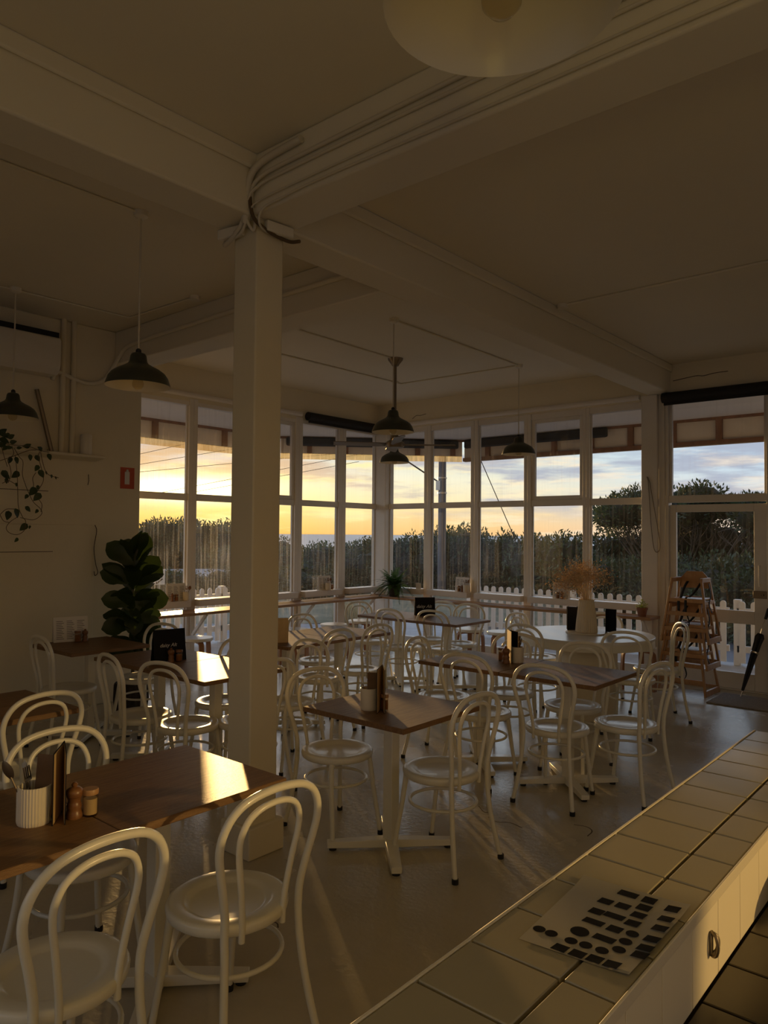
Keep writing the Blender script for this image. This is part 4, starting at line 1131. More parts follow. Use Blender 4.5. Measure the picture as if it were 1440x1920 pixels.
# black menu table and others
tent_menu((-4.60, 3.03, G), math.radians(80), 0.235, 0.225, 0.16, 'black menu with white lettering on the table left of the column', 'black', 'daisy Alt', lsize=0.036)
jar((-4.51, 3.055, G), 'brown jar in front of the black menu, nearer the column', 0.024, 0.066, 'spice', 'darkwood')
mill((-4.525, 3.00, G), 'turned brown mill in front of the black menu left of the column', 0.85)
tent_menu((-5.99, 3.00, G), math.radians(76), 0.27, 0.205, 0.16, 'white printed menu on the wall table below the plant shelf', 'paper', None, True)
jar((-5.90, 3.02, G), 'brown jar in front of the white menu on the wall table', 0.026, 0.075, 'spice', 'darkwood')
mill((-5.905, 3.085, G), 'brown mill beside the jar on the wall table', 0.85)
tent_menu((-4.70, 4.15, G), math.radians(52), 0.16, 0.205, 0.14, 'tan menu board on the table right of the column', 'kraft')
tent_menu((-5.08, 6.66, G), math.radians(47), 0.23, 0.205, 0.17, 'black menu with white lettering on the back corner table', 'black', 'daisy Alt', lsize=0.05)

# round table centrepiece
zt = 0.75
o = MB().lathe([(0, 0), (0.185, 0), (0.19, 0.004), (0.19, 0.012), (0.18, 0.014), (0, 0.012)], 60, (0, 0, 0)).build('round_tray', M['ceramic'], loc=(-3.06, 6.50, zt)); tag(o, 'round cream tray under the vase on the round table', 'tray')
zt += 0.014
vz = MB().lathe([(0, 0), (0.098, 0), (0.102, 0.006), (0.095, 0.09), (0.081, 0.20), (0.068, 0.285), (0.071, 0.300), (0.067, 0.302), (0.061, 0.285), (0.07, 0.22), (0, 0.20)], 64, (0, 0, 0), 1, 0.05).build('vase', M['vase'], loc=(-3.045, 6.47, zt), smooth=0); tag(vz, 'tall ribbed cream vase on the round table', 'vase')
folded_menu((-3.16, 6.565, zt), math.radians(-150), 0.125, 0.215, math.radians(20), 'black menu at the left of the vase on the round table', 'black', 'black')
folded_menu((-2.925, 6.615, zt), math.radians(-36), 0.110, 0.215, math.radians(30), 'black menu at the right of the vase on the round table', 'black', 'black')
def dried_flowers():
    rng = random.Random(11)
    fl = thing('dried_flowers', 'spray of dried baby breath flowers standing in the vase', 'flowers', (-3.045, 6.47, zt + 0.205))
    st = MB(); hd = MB()
    def head(p, s):
        ax = Vector((rng.uniform(-1, 1), rng.uniform(-1, 1), rng.uniform(-1, 1))).normalized()
        u = ax.orthogonal().normalized() * s; v_ = ax.cross(u)
        w_ = ax * s * 0.8
        hd.add([p + u, p + v_, p - u, p - v_, p + w_, p - w_], [(0, 1, 4), (1, 2, 4), (2, 3, 4), (3, 0, 4), (1, 0, 5), (2, 1, 5), (3, 2, 5), (0, 3, 5)])
    for i in range(80):
        a = rng.uniform(0, 2 * PI); sp_ = rng.uniform(0.05, 1.0) ** 0.7
        top = Vector((math.cos(a) * 0.26 * sp_, math.sin(a) * 0.26 * sp_, 0.18 + rng.uniform(0.10, 0.26) - 0.10 * sp_))
        top += Vector((-0.045, -0.02, 0))
        mid = Vector((top.x * 0.35, top.y * 0.35, 0.17))
        path = spline([(top.x * 0.06, top.y * 0.06, 0.0), (top.x * 0.16, top.y * 0.16, 0.09), mid, top], 3)
        st.tube(path, 0.0011, 4, caps=False)
        for q in range(22):
            d = Vector((rng.gauss(0, .05), rng.gauss(0, .05), rng.gauss(0.0, .045)))
            p = top + d
            if q % 2 == 0: st.tube([mid.lerp(top, 0.75), p], 0.0007, 3, caps=False)
            head(p, rng.uniform(0.0045, 0.0080))
    st.build('stems', M['straw'], fl, smooth=0); hd.build('flower_heads', M['flower'], fl, smooth=0)
dried_flowers()

# pieces standing on the window sills
ZS = 0.866
def sill_set(x, y, rz, w, h, tag_, parts):
    tent_menu((x, y, ZS), rz, w, h, 0.10, 'white printed menu on the window sill %s' % tag_, 'paper', None, True)
    for kd, dx, dy in parts:
        if kd == 'cup':
            cup((x + dx, y + dy, ZS), 0.042, 0.098, 'small cream cup of cutlery on the sill %s' % tag_, ribs=False)
            for q, (nm, k2) in enumerate((('dinner_knife', 'knife'), ('dinner_fork', 'fork'), ('dinner_spoon', 'spoon'))):
                stick(nm, 'darkwood', k2, (x + dx, y + dy, ZS + 0.014), (x + dx + 0.02 * (q - 1), y + dy + 0.035 * (q - 1), ZS + 0.17), '%s standing in the sill cup %s' % (k2, tag_), k2, CUT, q)
        elif kd == 'jar': jar((x + dx, y + dy, ZS), 'small brown jar on the sill %s' % tag_, 0.022, 0.062, 'spice', 'darkwood')
        else: mill((x + dx, y + dy, ZS), 'small brown mill on the sill %s' % tag_, 0.8)
sill_set(-7.395, 4.95, math.radians(90 - 4), 0.25, 0.20, 'by the fig tree', (('cup', 0.062, 0.105), ('jar', 0.062, -0.03), ('mill', 0.062, -0.085)))
sill_set(-7.395, 7.36, math.radians(90 - 6), 0.22, 0.20, 'left of the corner post', (('cup', 0.062, 0.02), ('jar', 0.062, 0.095)))
sill_set(-5.86, 8.545, math.radians(-4), 0.24, 0.20, 'right of the corner post', (('cup', 0.10, -0.06), ('jar', -0.02, -0.06), ('mill', 0.035, -0.062)))
sill_set(-4.36, 8.545, math.radians(3), 0.22, 0.20, 'behind the dried flowers', (('jar', -0.02, -0.06), ('mill', 0.04, -0.062)))
o = MB().box((-0.045, -0.002, 0), (0.045, 0.002, 0.085)).build('small_card', M['paper'], loc=(-6.60, 8.50, ZS), rot=(0.12, 0, 0)); tag(o, 'small white card on the sill next to the potted fern', 'card')

# ------------------------------------------------------------------ high chairs, umbrella, doormat
def make_high_chair():
    t = thing('high_chair', 'x', 'high chair')
    B = {}
    for sx in (-1, 1):
        for sy_ in (-1, 1):
            B[sx, sy_] = (Vector((sx * 0.245, sy_ * 0.20, 0.0)), Vector((sx * 0.150, sy_ * 0.125, 0.67)))
    P = lambda sx, sy_, z: B[sx, sy_][0].lerp(B[sx, sy_][1], z / 0.67)
    for sx in (-1, 1):
        for sy_ in (-1, 1):
            MB().bar(P(sx, sy_, 0.0), P(sx, sy_, 0.67), 0.030, 0.022, (1, 0, 0)).build('leg', M['beech'], t, bevel=0.003)
        m = MB()
        m.bar(P(sx, -1, 0.03) + Vector((0, -0.012, 0)), P(sx, 1, 0.03) + Vector((0, 0.012, 0)), 0.022, 0.06)
        m.build('runner', M['beech'], t, bevel=0.003)
        MB().bar(P(sx, -1, 0.655) + Vector((0, -0.014, 0)), P(sx, 1, 0.655) + Vector((0, 0.012, 0)), 0.026, 0.045).build('arm_rail', M['beech'], t, bevel=0.003)
        MB().bar(P(sx, -1, 0.42), P(sx, 1, 0.42), 0.020, 0.035).build('side_rail', M['beech'], t, bevel=0.003)
    for z, sy_ in ((0.14, -1), (0.30, -1), (0.44, -1), (0.05, 1), (0.30, 1)):
        MB().bar(P(-1, sy_, z), P(1, sy_, z), 0.020, 0.042).build('cross_rail', M['beech'], t, bevel=0.003)
    MB().box((-0.165, -0.135, 0.445), (0.165, 0.150, 0.460)).build('seat', M['beech'], t, bevel=0.004)
    MB().prism([(-0.150, 0.56), (0.150, 0.56), (0.150, 0.665), (0.082, 0.742), (-0.082, 0.742), (-0.150, 0.665)], (0, 0.128, 0), (1, 0, 0), (0, 0, 1), (0, 0.014, 0)).build('back_board', M['beech'], t, bevel=0.003)
    s = MB()
    s.strip(spline([(-0.07, 0.12, 0.63), (-0.085, 0.05, 0.56), (-0.08, -0.06, 0.47), (-0.075, -0.155, 0.44), (-0.07, -0.165, 0.33)], 4), (0.028, 0, 0))
    s.strip(spline([(0.07, 0.12, 0.62), (0.04, 0.0, 0.52), (0.02, -0.1, 0.475), (0.0, -0.155, 0.46), (0.0, -0.165, 0.30)], 4), (0.026, 0, 0))
    s.strip(spline([(0.17, 0.05, 0.62), (0.205, 0.0, 0.50), (0.195, -0.02, 0.40), (0.21, 0.03, 0.31)], 4), (0, 0.030, 0))
    s.strip(spline([(0.0, -0.165, 0.33), (0.045, -0.185, 0.21), (0.0, -0.185, 0.14), (-0.05, -0.18, 0.22)], 4), (0.012, 0, 0.006))
    o = s.build('harness_strap', M['strap'], t, smooth=1.0)
    so = o.modifiers.new('webbing', 'SOLIDIFY'); so.thickness = 0.003
    return t
hc = make_high_chair()
for i, (z, dx, lab) in enumerate(((0.0, 0, 'wooden high chair at the bottom of the stack by the door'), (0.27, 0.004, 'wooden high chair in the middle of the stack by the door'), (0.54, 0.008, 'wooden high chair on top of the stack by the door'))):
    o = hc if i == 0 else copy_tree(hc)
    o.location = (-2.69 + dx * 3, 8.20, z); o.rotation_euler = (0, 0, math.radians(-2 + i)); o['label'] = lab; o['group'] = 'stacked wooden high chairs'

u = thing('umbrella', 'closed black umbrella leaning against the glass door', 'umbrella', (-2.185, 8.235, 0.0))
d = (Vector((-1.985, 8.545, 0.90)) - Vector((-2.185, 8.235, 0))).to_track_quat('Z', 'Y')
u.rotation_mode = 'QUATERNION'; u.rotation_quaternion = d
MB().lathe([(0, 0), (0.006, 0), (0.006, 0.08), (0, 0.08)], 10).build('ferrule', M['steel'], u)
MB().lathe([(0, 0.07), (0.014, 0.08), (0.026, 0.25), (0.034, 0.45), (0.040, 0.60), (0.048, 0.66), (0.030, 0.70), (0, 0.70)], 20, (0, 0, 0), 1, 0.28).build('folded_canopy', M['umbrella'], u, smooth=0)
MB().prism([(0, 0), (0.05, -0.02), (0.075, 0.03), (0.03, 0.07)], (0.02, 0, 0.55), (0.6, -0.8, 0), (0, 0, 1), (0.005, 0.004, 0)).build('loose_flap', M['umbrella'], u)
MB().tube([(0, 0, 0.69), (0, 0, 0.97)], 0.006, 8).build('shaft', M['steel'], u)
MB().lathe([(0, 0.86), (0.015, 0.865), (0.017, 0.97), (0.012, 0.985), (0, 0.985)], 14).build('handle', M['rubber'], u)
MB().lathe([(0.034, 0.48), (0.042, 0.485), (0.043, 0.50), (0.036, 0.505)], 20).build('closing_strap', M['steel'], u)
o = MB().box((-2.37, 7.73, 0.0), (-1.45, 8.33, 0.014)).build('doormat', M['mat'], bevel=0.005); tag(o, 'brown coir doormat on the floor inside the glass door', 'doormat')

# ------------------------------------------------------------------ house plants
def leaf_grid(mb, base, direction, up, L_, W_, droop, prof, nu=8, fold=0.25, curl=0.0):
    d = Vector(direction).normalized(); u = Vector(up)
    s = d.cross(u)
    s = s.normalized() if s.length > 1e-4 else d.orthogonal().normalized()
    n = s.cross(d)
    vs = []; base = Vector(base)
    for i in range(nu + 1):
        t = i / nu
        c = base + d * (L_ * t) + n * (-droop * L_ * t * t)
        w_ = W_ / 2 * prof(t)
        for j in (-2, -1, 0, 1, 2):
            q = j / 2
            vs.append(c + s * (w_ * q) + n * (abs(q) * w_ * fold + curl * math.sin(t * 9 + q * 4) * w_))
    mb.add(vs, [(i * 5 + j, i * 5 + j + 1, i * 5 + 6 + j, i * 5 + 5 + j) for i in range(nu) for j in range(4)])
fig_prof = lambda t: max(0.03, (math.sin(PI * min(1, t * 1.02)) ** 0.55) * (0.55 + 0.55 * t) * (1 - 0.18 * math.exp(-((t - 0.42) / 0.12) ** 2)))
def fig_tree():
    rng = random.Random(5)
    t = thing('fig_tree', 'tall fiddle leaf fig by the left window in a dark basket', 'plant', (-6.11, 3.64, 0))
    MB().lathe([(0, 0.0), (0.12, 0.0), (0.135, 0.01), (0.155, 0.15), (0.150, 0.28), (0.142, 0.30), (0.132, 0.295), (0.135, 0.25), (0, 0.25)], 36, (0, 0, 0), 1, 0.05).build('basket', M['basket'], t, smooth=0)
    MB().cyl((0, 0, 0), 0.132, 0.245, 0.26, 24).build('soil', M['soil'], t)
    MB().tube(spline([(0, 0, 0.25), (0.02, 0.01, 0.6), (-0.015, 0, 1.0), (0.01, 0.02, 1.40), (0.02, 0.03, 1.5)], 5), [0.016] * 10 + [0.012] * 10 + [0.008], 8).build('trunk', M['bark'], t, smooth=1.2)
    m = MB(); n = 40
    for i in range(n):
        f = i / (n - 1); z = 0.52 + 0.92 * f
        a = i * 2.39996 + rng.uniform(-.3, .3)
        el = math.radians(8 + 50 * f + rng.uniform(-28, 22))
        h = Vector((math.cos(a), math.sin(a), 0))
        d = h * math.cos(el) + Vector((0, 0, math.sin(el)))
        L_ = rng.uniform(0.25, 0.33)
        if h.x < -0.5: L_ *= 0.85
        tilt = rng.uniform(-1.0, 1.0)
        up = Vector((0, 0, 1)) * 0.55 - h * 0.35 + Vector((-h.y, h.x, 0)) * tilt
        leaf_grid(m, h * 0.012 + Vector((0, 0, z)), d, up, L_, L_ * rng.uniform(0.66, 0.80), rng.uniform(0.05, 0.35), fig_prof, 9, 0.18, 0.07)
    # broad leaves that turn their faces to the room
    for dx, dy, dz, z, L_ in ((0.10, 0.22, 1, 1.33, 0.34), (-0.35, -0.65, 0.62, 1.36, 0.31), (-0.3, -0.8, 0.25, 1.22, 0.30), (0.30, 0.72, 0.55, 1.18, 0.30), (0.3, 0.75, 0.1, 1.02, 0.32), (-0.2, -0.8, 0.15, 1.02, 0.28),
                              (0.25, 0.3, -0.7, 1.12, 0.28), (0.35, -0.2, -0.6, 0.98, 0.27), (0.3, 0.8, -0.25, 0.86, 0.27), (-0.1, -0.9, -0.1, 0.84, 0.28), (0.4, 0.0, -0.8, 0.80, 0.27), (0.3, 0.6, -0.5, 0.70, 0.26), (0.1, -0.7, -0.5, 0.66, 0.25)):
        leaf_grid(m, (0.02, 0, z), (dx, dy, dz), (0.75, -0.55, 0.25), L_, L_ * 0.74, 0.18, fig_prof, 9, 0.16, 0.06)
    m.build('leaves', M['fig'], t, smooth=1.4)
fig_tree()

def fern():
    rng = random.Random(8)
    t = thing('potted_fern', 'bright green potted fern on the corner of the window ledge', 'plant', (-6.90, 8.31, 0.75))
    MB().lathe([(0, 0), (0.07, 0), (0.095, 0.15), (0.10, 0.15), (0.10, 0.165), (0.088, 0.165), (0.085, 0.14), (0, 0.14)], 24).build('pot', M['basket'], t)
    m = MB(); st = MB()
    for i in range(90):
        a = rng.uniform(0, 2 * PI); L_ = rng.uniform(0.22, 0.40); lift_ = rng.uniform(0.2, 1.5)
        h = Vector((math.cos(a), math.sin(a), 0)); s = Vector((-h.y, h.x, 0)); P = []
        for k in range(9):
            q = k / 8
            P.append(Vector((0, 0, 0.14)) + h * (L_ * q * (0.35 + 0.65 * math.cos(lift_ * 0.8))) + Vector((0, 0, L_ * (math.sin(lift_) * q * 1.1 - 0.75 * q * q * (1.2 - 0.5 * lift_)))))
        st.tube(P, 0.0014, 3, caps=False)
        for k in range(26):
            q = 0.12 + 0.88 * k / 25; f = q * 8; i0 = min(int(f), 7); p = P[i0].lerp(P[i0 + 1], f - i0); tg = (P[i0 + 1] - P[i0]).normalized()
            w_ = 0.042 * (1 - abs(q - 0.35) * 1.15)
            for sg in (-1, 1):
                dd = (s * sg + tg * 0.35).normalized() * w_
                m.add([p - tg * 0.004, p + tg * 0.004, p + dd + tg * 0.003 + Vector((0, 0, rng.uniform(-.006, .004))), p + dd * 0.9 - tg * 0.003], [(0, 1, 2, 3)])
    st.build('stems', M['stem'], t, smooth=0); m.build('fronds', M['fern'], t, smooth=0)
fern()

def herb():
    rng = random.Random(3)
    t = thing('potted_herb', 'small yellow green plant in a terracotta pot on the right ledge end', 'plant', (-3.235, 8.30, 0.75))
    MB().lathe([(0, 0), (0.042, 0), (0.058, 0.075), (0.064, 0.075), (0.066, 0.10), (0.056, 0.10), (0.054, 0.085), (0, 0.085)], 26).build('pot', M['terracotta'], t)
    m = MB()
    for i in range(110):
        a = rng.uniform(0, 2 * PI); r = rng.uniform(0, 0.055) ; z = 0.09 + rng.uniform(0, 0.10) * (1 - r / 0.09)
        leaf_grid(m, (r * math.cos(a), r * math.sin(a), z), (math.cos(a + rng.uniform(-1, 1)), math.sin(a + rng.uniform(-1, 1)), rng.uniform(-0.2, 0.9)), (0, 0, 1), rng.uniform(0.02, 0.035), rng.uniform(0.016, 0.024), 0.2, lambda q: max(0.05, math.sin(PI * q) ** 0.6), 3)
    m.build('leaves', M['herb'], t, smooth=0)
herb()

def pothos():
    rng = random.Random(6)
    t = thing('trailing_plant', 'trailing vine hanging in loops from the left wall shelf', 'plant', (0, 0, 0))
    MB().lathe([(0, 0), (0.07, 0), (0.09, 0.14), (0.082, 0.14), (0.08, 0.12), (0, 0.12)], 24, (-6.60, 2.42, 2.37)).build('pot', M['terracotta'], t)
    def V(zx, zy, dx=0.0):
        px, py = zx / 5.143, 780 + zy / 5.143
        return Vector((-6.475 + dx, 2.613 + px * 0.00447, 1.655 + (1006 - py) * 0.00437))
    vines = [[(90, 310), (120, 390), (65, 450), (80, 520), (100, 600), (75, 680)], [(130, 400), (145, 500), (150, 640), (165, 750), (170, 880), (180, 940)],
             [(120, 330), (160, 410), (210, 460), (200, 590), (230, 690), (270, 760), (320, 860), (390, 930), (405, 980), (360, 1030), (290, 1045), (190, 1025)],
             [(370, 340), (360, 400), (370, 470), (405, 560), (405, 640), (370, 720), (340, 790), (395, 880), (400, 960)],
             [(385, 345), (390, 430), (430, 530), (480, 580), (560, 600)], [(180, 940), (220, 1020), (245, 1060), (230, 1150), (170, 1195), (90, 1180), (65, 1130), (100, 1070), (160, 1020)],
             [(330, 560), (300, 620), (320, 690), (300, 760)], [(-40, 300), (40, 295), (120, 300), (260, 300), (380, 330), (460, 340)], [(-20, 470), (100, 420), (250, 345), (330, 330)],
             [(10, 690), (80, 660), (145, 695)], [(0, 320), (20, 420), (60, 520)], [(5, 1000), (60, 945), (150, 940)], [(5, 1000), (30, 1060), (90, 1075)]]
    m = MB()
    for v in vines:
        m.tube(spline([V(x, y, 0.012 * math.sin(x * .05 + y * .03)) for x, y in v], 5), 0.0028, 5, caps=False)
    m.build('vines', M['stem'], t, smooth=1.2)
    leaves = [(40, 600, 80), (140, 595, 80), (90, 450, 60), (145, 450, 60), (335, 515, 60), (380, 570, 75), (300, 755, 90), (350, 810, 85), (275, 935, 60), (65, 1005, 80), (150, 980, 80), (225, 1120, 80), (20, 170, 70), (60, 210, 70), (30, 260, 80), (120, 265, 55), (-10, 200, 80), (90, 215, 60), (10, 300, 70), (260, 290, 60), (230, 300, 50), (380, 310, 60), (440, 330, 60), (455, 390, 60), (280, 410, 55), (355, 410, 60), (300, 1120, 32), (165, 1250, 45), (450, 555, 34), (485, 590, 34), (370, 710, 42), (245, 810, 45), (65, 660, 50), (145, 695, 35), (365, 955, 42), (50, 620, 50), (550, 600, 30), (175, 320, 40), (20, 340, 55), (60, 330, 50)]
    m = MB(); prof = lambda q: max(0.04, math.sin(PI * q ** 0.7) ** 0.8)
    for x, y, s in leaves:
        L_ = s / 5.143 * 0.0047 * 1.15
        a = rng.uniform(-0.9, 0.9)
        d = Vector((rng.uniform(-0.1, 0.35), math.sin(a), -math.cos(a)))
        if y < 340: d = Vector((rng.uniform(0, .5), math.sin(a * 1.8), rng.uniform(-.3, .8)))
        leaf_grid(m, V(x, y, rng.uniform(-.03, .03)) - d.normalized() * L_ / 2, d, (1, rng.uniform(-.4, .4), 0.2), L_, L_ * 0.68, 0.15, prof, 6, 0.2)
    m.build('leaves', M['vine'], t, smooth=1.2)
pothos()
# dangling dry tendril and cord beside the fig
o = MB().tube(spline([(-6.66, 3.555, 1.72), (-6.655, 3.57, 1.66), (-6.66, 3.55, 1.5), (-6.66, 3.57, 1.35), (-6.655, 3.59, 1.27), (-6.66, 3.565, 1.24), (-6.66, 3.555, 1.28)], 6), 0.004, 5).build('hanging_cord', M['stem'], smooth=1.2); tag(o, 'thin dark cord hanging on the left wall beside the fig', 'cord')

# ------------------------------------------------------------------ outside: fence, sign, pole, plants
def picket_fence(p, q, label, zb=-0.06, zt=0.80, step=0.145, w=0.078, skip=()):
    p, q = Vector((*p, 0)), Vector((*q, 0)); d = (q - p).normalized(); n = Vector((-d.y, d.x, 0)); L_ = (q - p).length
    t = thing('picket_fence', label, 'fence', (p.x, p.y, 0), math.atan2(d.y, d.x))
    for z in (0.12, 0.62):
        MB().box((0, 0.012, z), (L_, 0.05, z + 0.085)).build('rail', M['fence'], t)
    pk = MB(); prof = [(-w / 2, zb + 0.04), (w / 2, zb + 0.04), (w / 2, zt - 0.04)] + [(w / 2 * math.cos(a), zt - 0.04 + 0.04 * math.sin(a)) for a in (PI * k / 8 for k in range(1, 8))] + [(-w / 2, zt - 0.04)]
    pk.prism(prof, (0, -0.012, 0), (1, 0, 0), (0, 0, 1), (0, 0.022, 0))
    o0 = pk.build('picket', M['fence'], t); k = 0
    while 0.07 + k * step < L_ - 0.03:
        o = o0 if k == 0 else o0.copy()
        if k: col.objects.link(o)
        o.location = (0.07 + k * step, 0, 0); k += 1
    k = 0
    while k * 1.9 < L_ + 0.1:
        x = min(k * 1.9, L_)
        MB().box((x - 0.045, 0.012, zb), (x + 0.045, 0.10, zt + 0.02)).build('post', M['fence'], t, bevel=0.006); k += 1
    return t
picket_fence((-9.45, 1.5), (-9.45, 8.25), 'white picket fence outside the left windows')
picket_fence((-7.15, 10.6), (-2.95, 10.6), 'white picket fence outside the right windows')
picket_fence((-2.85, 10.6), (0.3, 10.6), 'white picket gate and fence seen through the glass door')

s = thing('road_sign', 'white KEEP LEFT road sign beyond the left window', 'sign', (-14.32, 9.155, -0.2), math.radians(57 + 90 - 90))
MB().box((-0.125, -0.006, 0.70), (0.125, 0.006, 1.04)).build('plate', M['signwhite'], s, bevel=0.004)
MB().cyl((0, 0.03, 0), 0.025, 0, 0.98, 10).build('post', M['metal'], s)
for k, (b_, z) in enumerate((('KEEP', 0.965), ('LEFT', 0.885))):
    text(b_, 'lettering', 0.078, M['black'], s, Matrix.Translation((0, -0.008, z)) @ Matrix.Rotation(PI / 2, 4, 'X'))
MB().bar((0.075, -0.008, 0.83), (-0.03, -0.008, 0.745), 0.004, 0.028, (0, 0, 1)).prism([(-0.07, 0.715), (-0.015, 0.722), (-0.055, 0.768)], (0, -0.010, 0), (1, 0, 0), (0, 0, 1), (0, 0.004, 0)).build('arrow', M['black'], s)

p = thing('power_pole', 'grey timber power pole beyond the right windows', 'pole', (-11.77, 16.17, -0.2))
MB().lathe([(0, 0), (0.115, 0), (0.095, 7.0), (0, 7.0)], 18).build('post', M['polewood'], p)
m = MB().box((-0.12, -0.13, 3.05), (0.02, 0.02, 3.30)).cyl((0, 0, 0), 0.125, 2.95, 3.0, 16).cyl((0, 0, 0), 0.125, 3.36, 3.40, 16)
m.build('pole_fitting', M['metal'], p)
def wire(a, b, r, label, sag=0.0):
    a, b = Vector(a), Vector(b)
    o = MB().tube([a.lerp(b, k / 12) - Vector((0, 0, sag * 4 * (k / 12) * (1 - k / 12))) for k in range(13)], r, 5).build('overhead_wire', M['wire']); return tag(o, label, 'wire')
wire((-11.82, 16.12, 3.05), (-13.9, 14.3, 4.85), 0.022, 'thick cable slanting down to the fitting on the power pole')
wire((-11.1, 16.6, 4.2), (-10.15, 17.25, 1.55), 0.012, 'thin stay wire slanting down right of the power pole')
wire((-15.9, 8.5, 3.2), (-13.5, 12.3, 4.45), 0.006, 'overhead wire in the left window, topmost of three')
wire((-15.9, 8.5, 3.02), (-13.3, 12.6, 4.05), 0.006, 'overhead wire in the left window, middle of three')
wire((-15.9, 8.5, 2.92), (-12.8, 13.0, 3.62), 0.006, 'overhead wire in the left window, lowest of three')
wire((-15.2, 9.6, 2.55), (-12.2, 13.3, 3.60), 0.006, 'overhead wire crossing the sky above the sunset, upper')
wire((-15.2, 9.6, 2.42), (-12.2, 13.3, 3.42), 0.006, 'overhead wire crossing the sky above the sunset, lower')

# coastal scrub
def bush_mesh(seed, n, leaf, rx=1.0, rz=1.0, lumps=9):
    rng = random.Random(seed)
    C_ = [(Vector((rng.uniform(-.62, .62) * rx, rng.uniform(-.55, .55), rng.uniform(0.30, 0.70) * rz)), rng.uniform(0.28, 0.44)) for _ in range(lumps)]
    C_ += [(Vector((rng.uniform(-.8, .8) * rx, rng.uniform(-.7, .7), 0.18)), rng.uniform(0.25, 0.36)) for _ in range(lumps)]
    m = MB()
    for i in range(n):
        c, r = rng.choice(C_)
        d = Vector((rng.gauss(0, 1), rng.gauss(0, 1), rng.gauss(0, 1))).normalized()
        rr = r * rng.uniform(0.72, 1.12)
        p = c + d * rr
        if p.z < 0.0: continue
        ax = (d * 0.7 + Vector((rng.uniform(-1, 1), rng.uniform(-1, 1), rng.uniform(-.8, .9)))).normalized()
        s = ax.orthogonal().normalized(); s.rotate(Matrix.Rotation(rng.uniform(0, 6.28), 3, ax))
        L_ = leaf * rng.uniform(0.6, 1.4); w_ = L_ * 0.42
        m.add([p, p + ax * L_ * 0.5 + s * w_ * 0.5, p + ax * L_, p + ax * L_ * 0.5 - s * w_ * 0.5], [(0, 1, 2, 3)])
    for k in range(3):                                              # twigs poking out of the top
        c, r = rng.choice(C_[:lumps]); a = c + Vector((0, 0, r * 0.7)); b_ = a + Vector((rng.uniform(-.10, .10), rng.uniform(-.1, .1), rng.uniform(0.05, 0.16)))
        m.tube([a, b_], [0.004, 0.0015], 3, caps=False)
        for q in range(7):
            p = a.lerp(b_, rng.uniform(0.3, 1)); ax = Vector((rng.uniform(-1, 1), rng.uniform(-1, 1), rng.uniform(-.2, 1))).normalized(); s = ax.orthogonal().normalized()
            m.add([p, p + ax * leaf * .3 + s * leaf * .15, p + ax * leaf * .6, p + ax * leaf * .3 - s * leaf * .15], [(0, 1, 2, 3)])
    me = m.mesh('scrub_foliage')
    core = MB()
    for c, r in C_:
        rings = 5; seg = 8
        prof = [(0, -r * .74)] + [(r * .74 * math.cos(a), r * .74 * math.sin(a)) for a in (-PI / 2 + PI * k / rings for k in range(1, rings))] + [(0, r * .74)]
        core.lathe(prof, seg, c)
    return me, core.mesh('scrub_core')
BM = [bush_mesh(1, 9000, 0.075), bush_mesh(2, 9000, 0.065), bush_mesh(3, 9000, 0.080, 1.1)]
for k, (me, co) in enumerate(BM):
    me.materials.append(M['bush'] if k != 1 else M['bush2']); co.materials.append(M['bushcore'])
def bush(x, y, zb, zt, width, kind, rz, label, name='coastal_bush', group='scrub beyond the road'):
    me, co = BM[kind]
    o = bpy.data.objects.new(name, me); col.objects.link(o)
    o.location = (x, y, zb); o.rotation_euler = (0, 0, rz); o.scale = (width / 1.8, width / 2.2, (zt - zb) / 1.12)
    tag(o, label, 'bush', group)
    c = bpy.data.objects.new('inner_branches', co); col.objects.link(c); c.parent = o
rng = random.Random(21)
for i, (x, y, z) in enumerate([(-30.8, 25.5, 1.12), (-29.9, 26.6, 1.38), (-28.8, 27.3, 1.15), (-27.9, 28.4, 1.36), (-27.0, 29.3, 1.5)]):
    bush(x, y, -1.2, z, 4.6, i % 3, rng.uniform(0, 6), 'low distant bushes in front of the sea horizon', 'coastal_bush', 'distant bushes before the sea')
FAR_ = [(-42.74, 21.85, 2.97), (-41.81, 23.57, 2.78), (-41.08, 24.83, 2.61), (-40.45, 25.85, 2.76), (-39.65, 27.05, 2.58), (-38.9, 28.12, 2.74), (-38.12, 29.18, 2.55), (-37.18, 30.36, 2.13)]
for i, (x, y, z) in enumerate(FAR_):
    bush(x, y, -0.7, z + 0.02, 5.2, i % 3, rng.uniform(0, 6), 'hazy distant scrub on the skyline below the setting sun', 'coastal_bush', 'distant scrub under the sun')
NEAR_ = [(-17.74, 9.23, 0.85), (-17.32, 10.01, 0.75), (-16.5, 10.6, 0.80), (-16.4, 11.45, 0.72), (-15.92, 12.11, 0.85), (-15.4, 12.76, 0.85), (-15.69, 13.96, 0.85), (-14.56, 13.72, 0.80), (-14.81, 14.89, 1.0), (-15.06, 16.03, 1.54), (-13.99, 15.66, 1.43), (-14.18, 16.82, 1.68), (-13.75, 17.18, 1.74), (-13.31, 17.52, 1.94), (-12.67, 17.98, 2.04), (-12.64, 19.21, 2.06), (-11.56, 18.72, 1.77), (-11.04, 19.03, 1.83), (-10.03, 18.45, 1.86), (-9.51, 18.72, 1.89), (-8.51, 18.1, 1.91)]
for i, (x, y, z) in enumerate(NEAR_):
    lab = 'dense coastal bush beyond the road, behind the left windows' if i < 10 else 'dense coastal bush beyond the road, behind the right windows'
    bush(x, y, -0.15, z, 1.9 if i < 7 else 2.8, i % 3, rng.uniform(0, 6), lab, 'coastal_bush', 'scrub behind the left windows' if i < 10 else 'scrub behind the right windows')
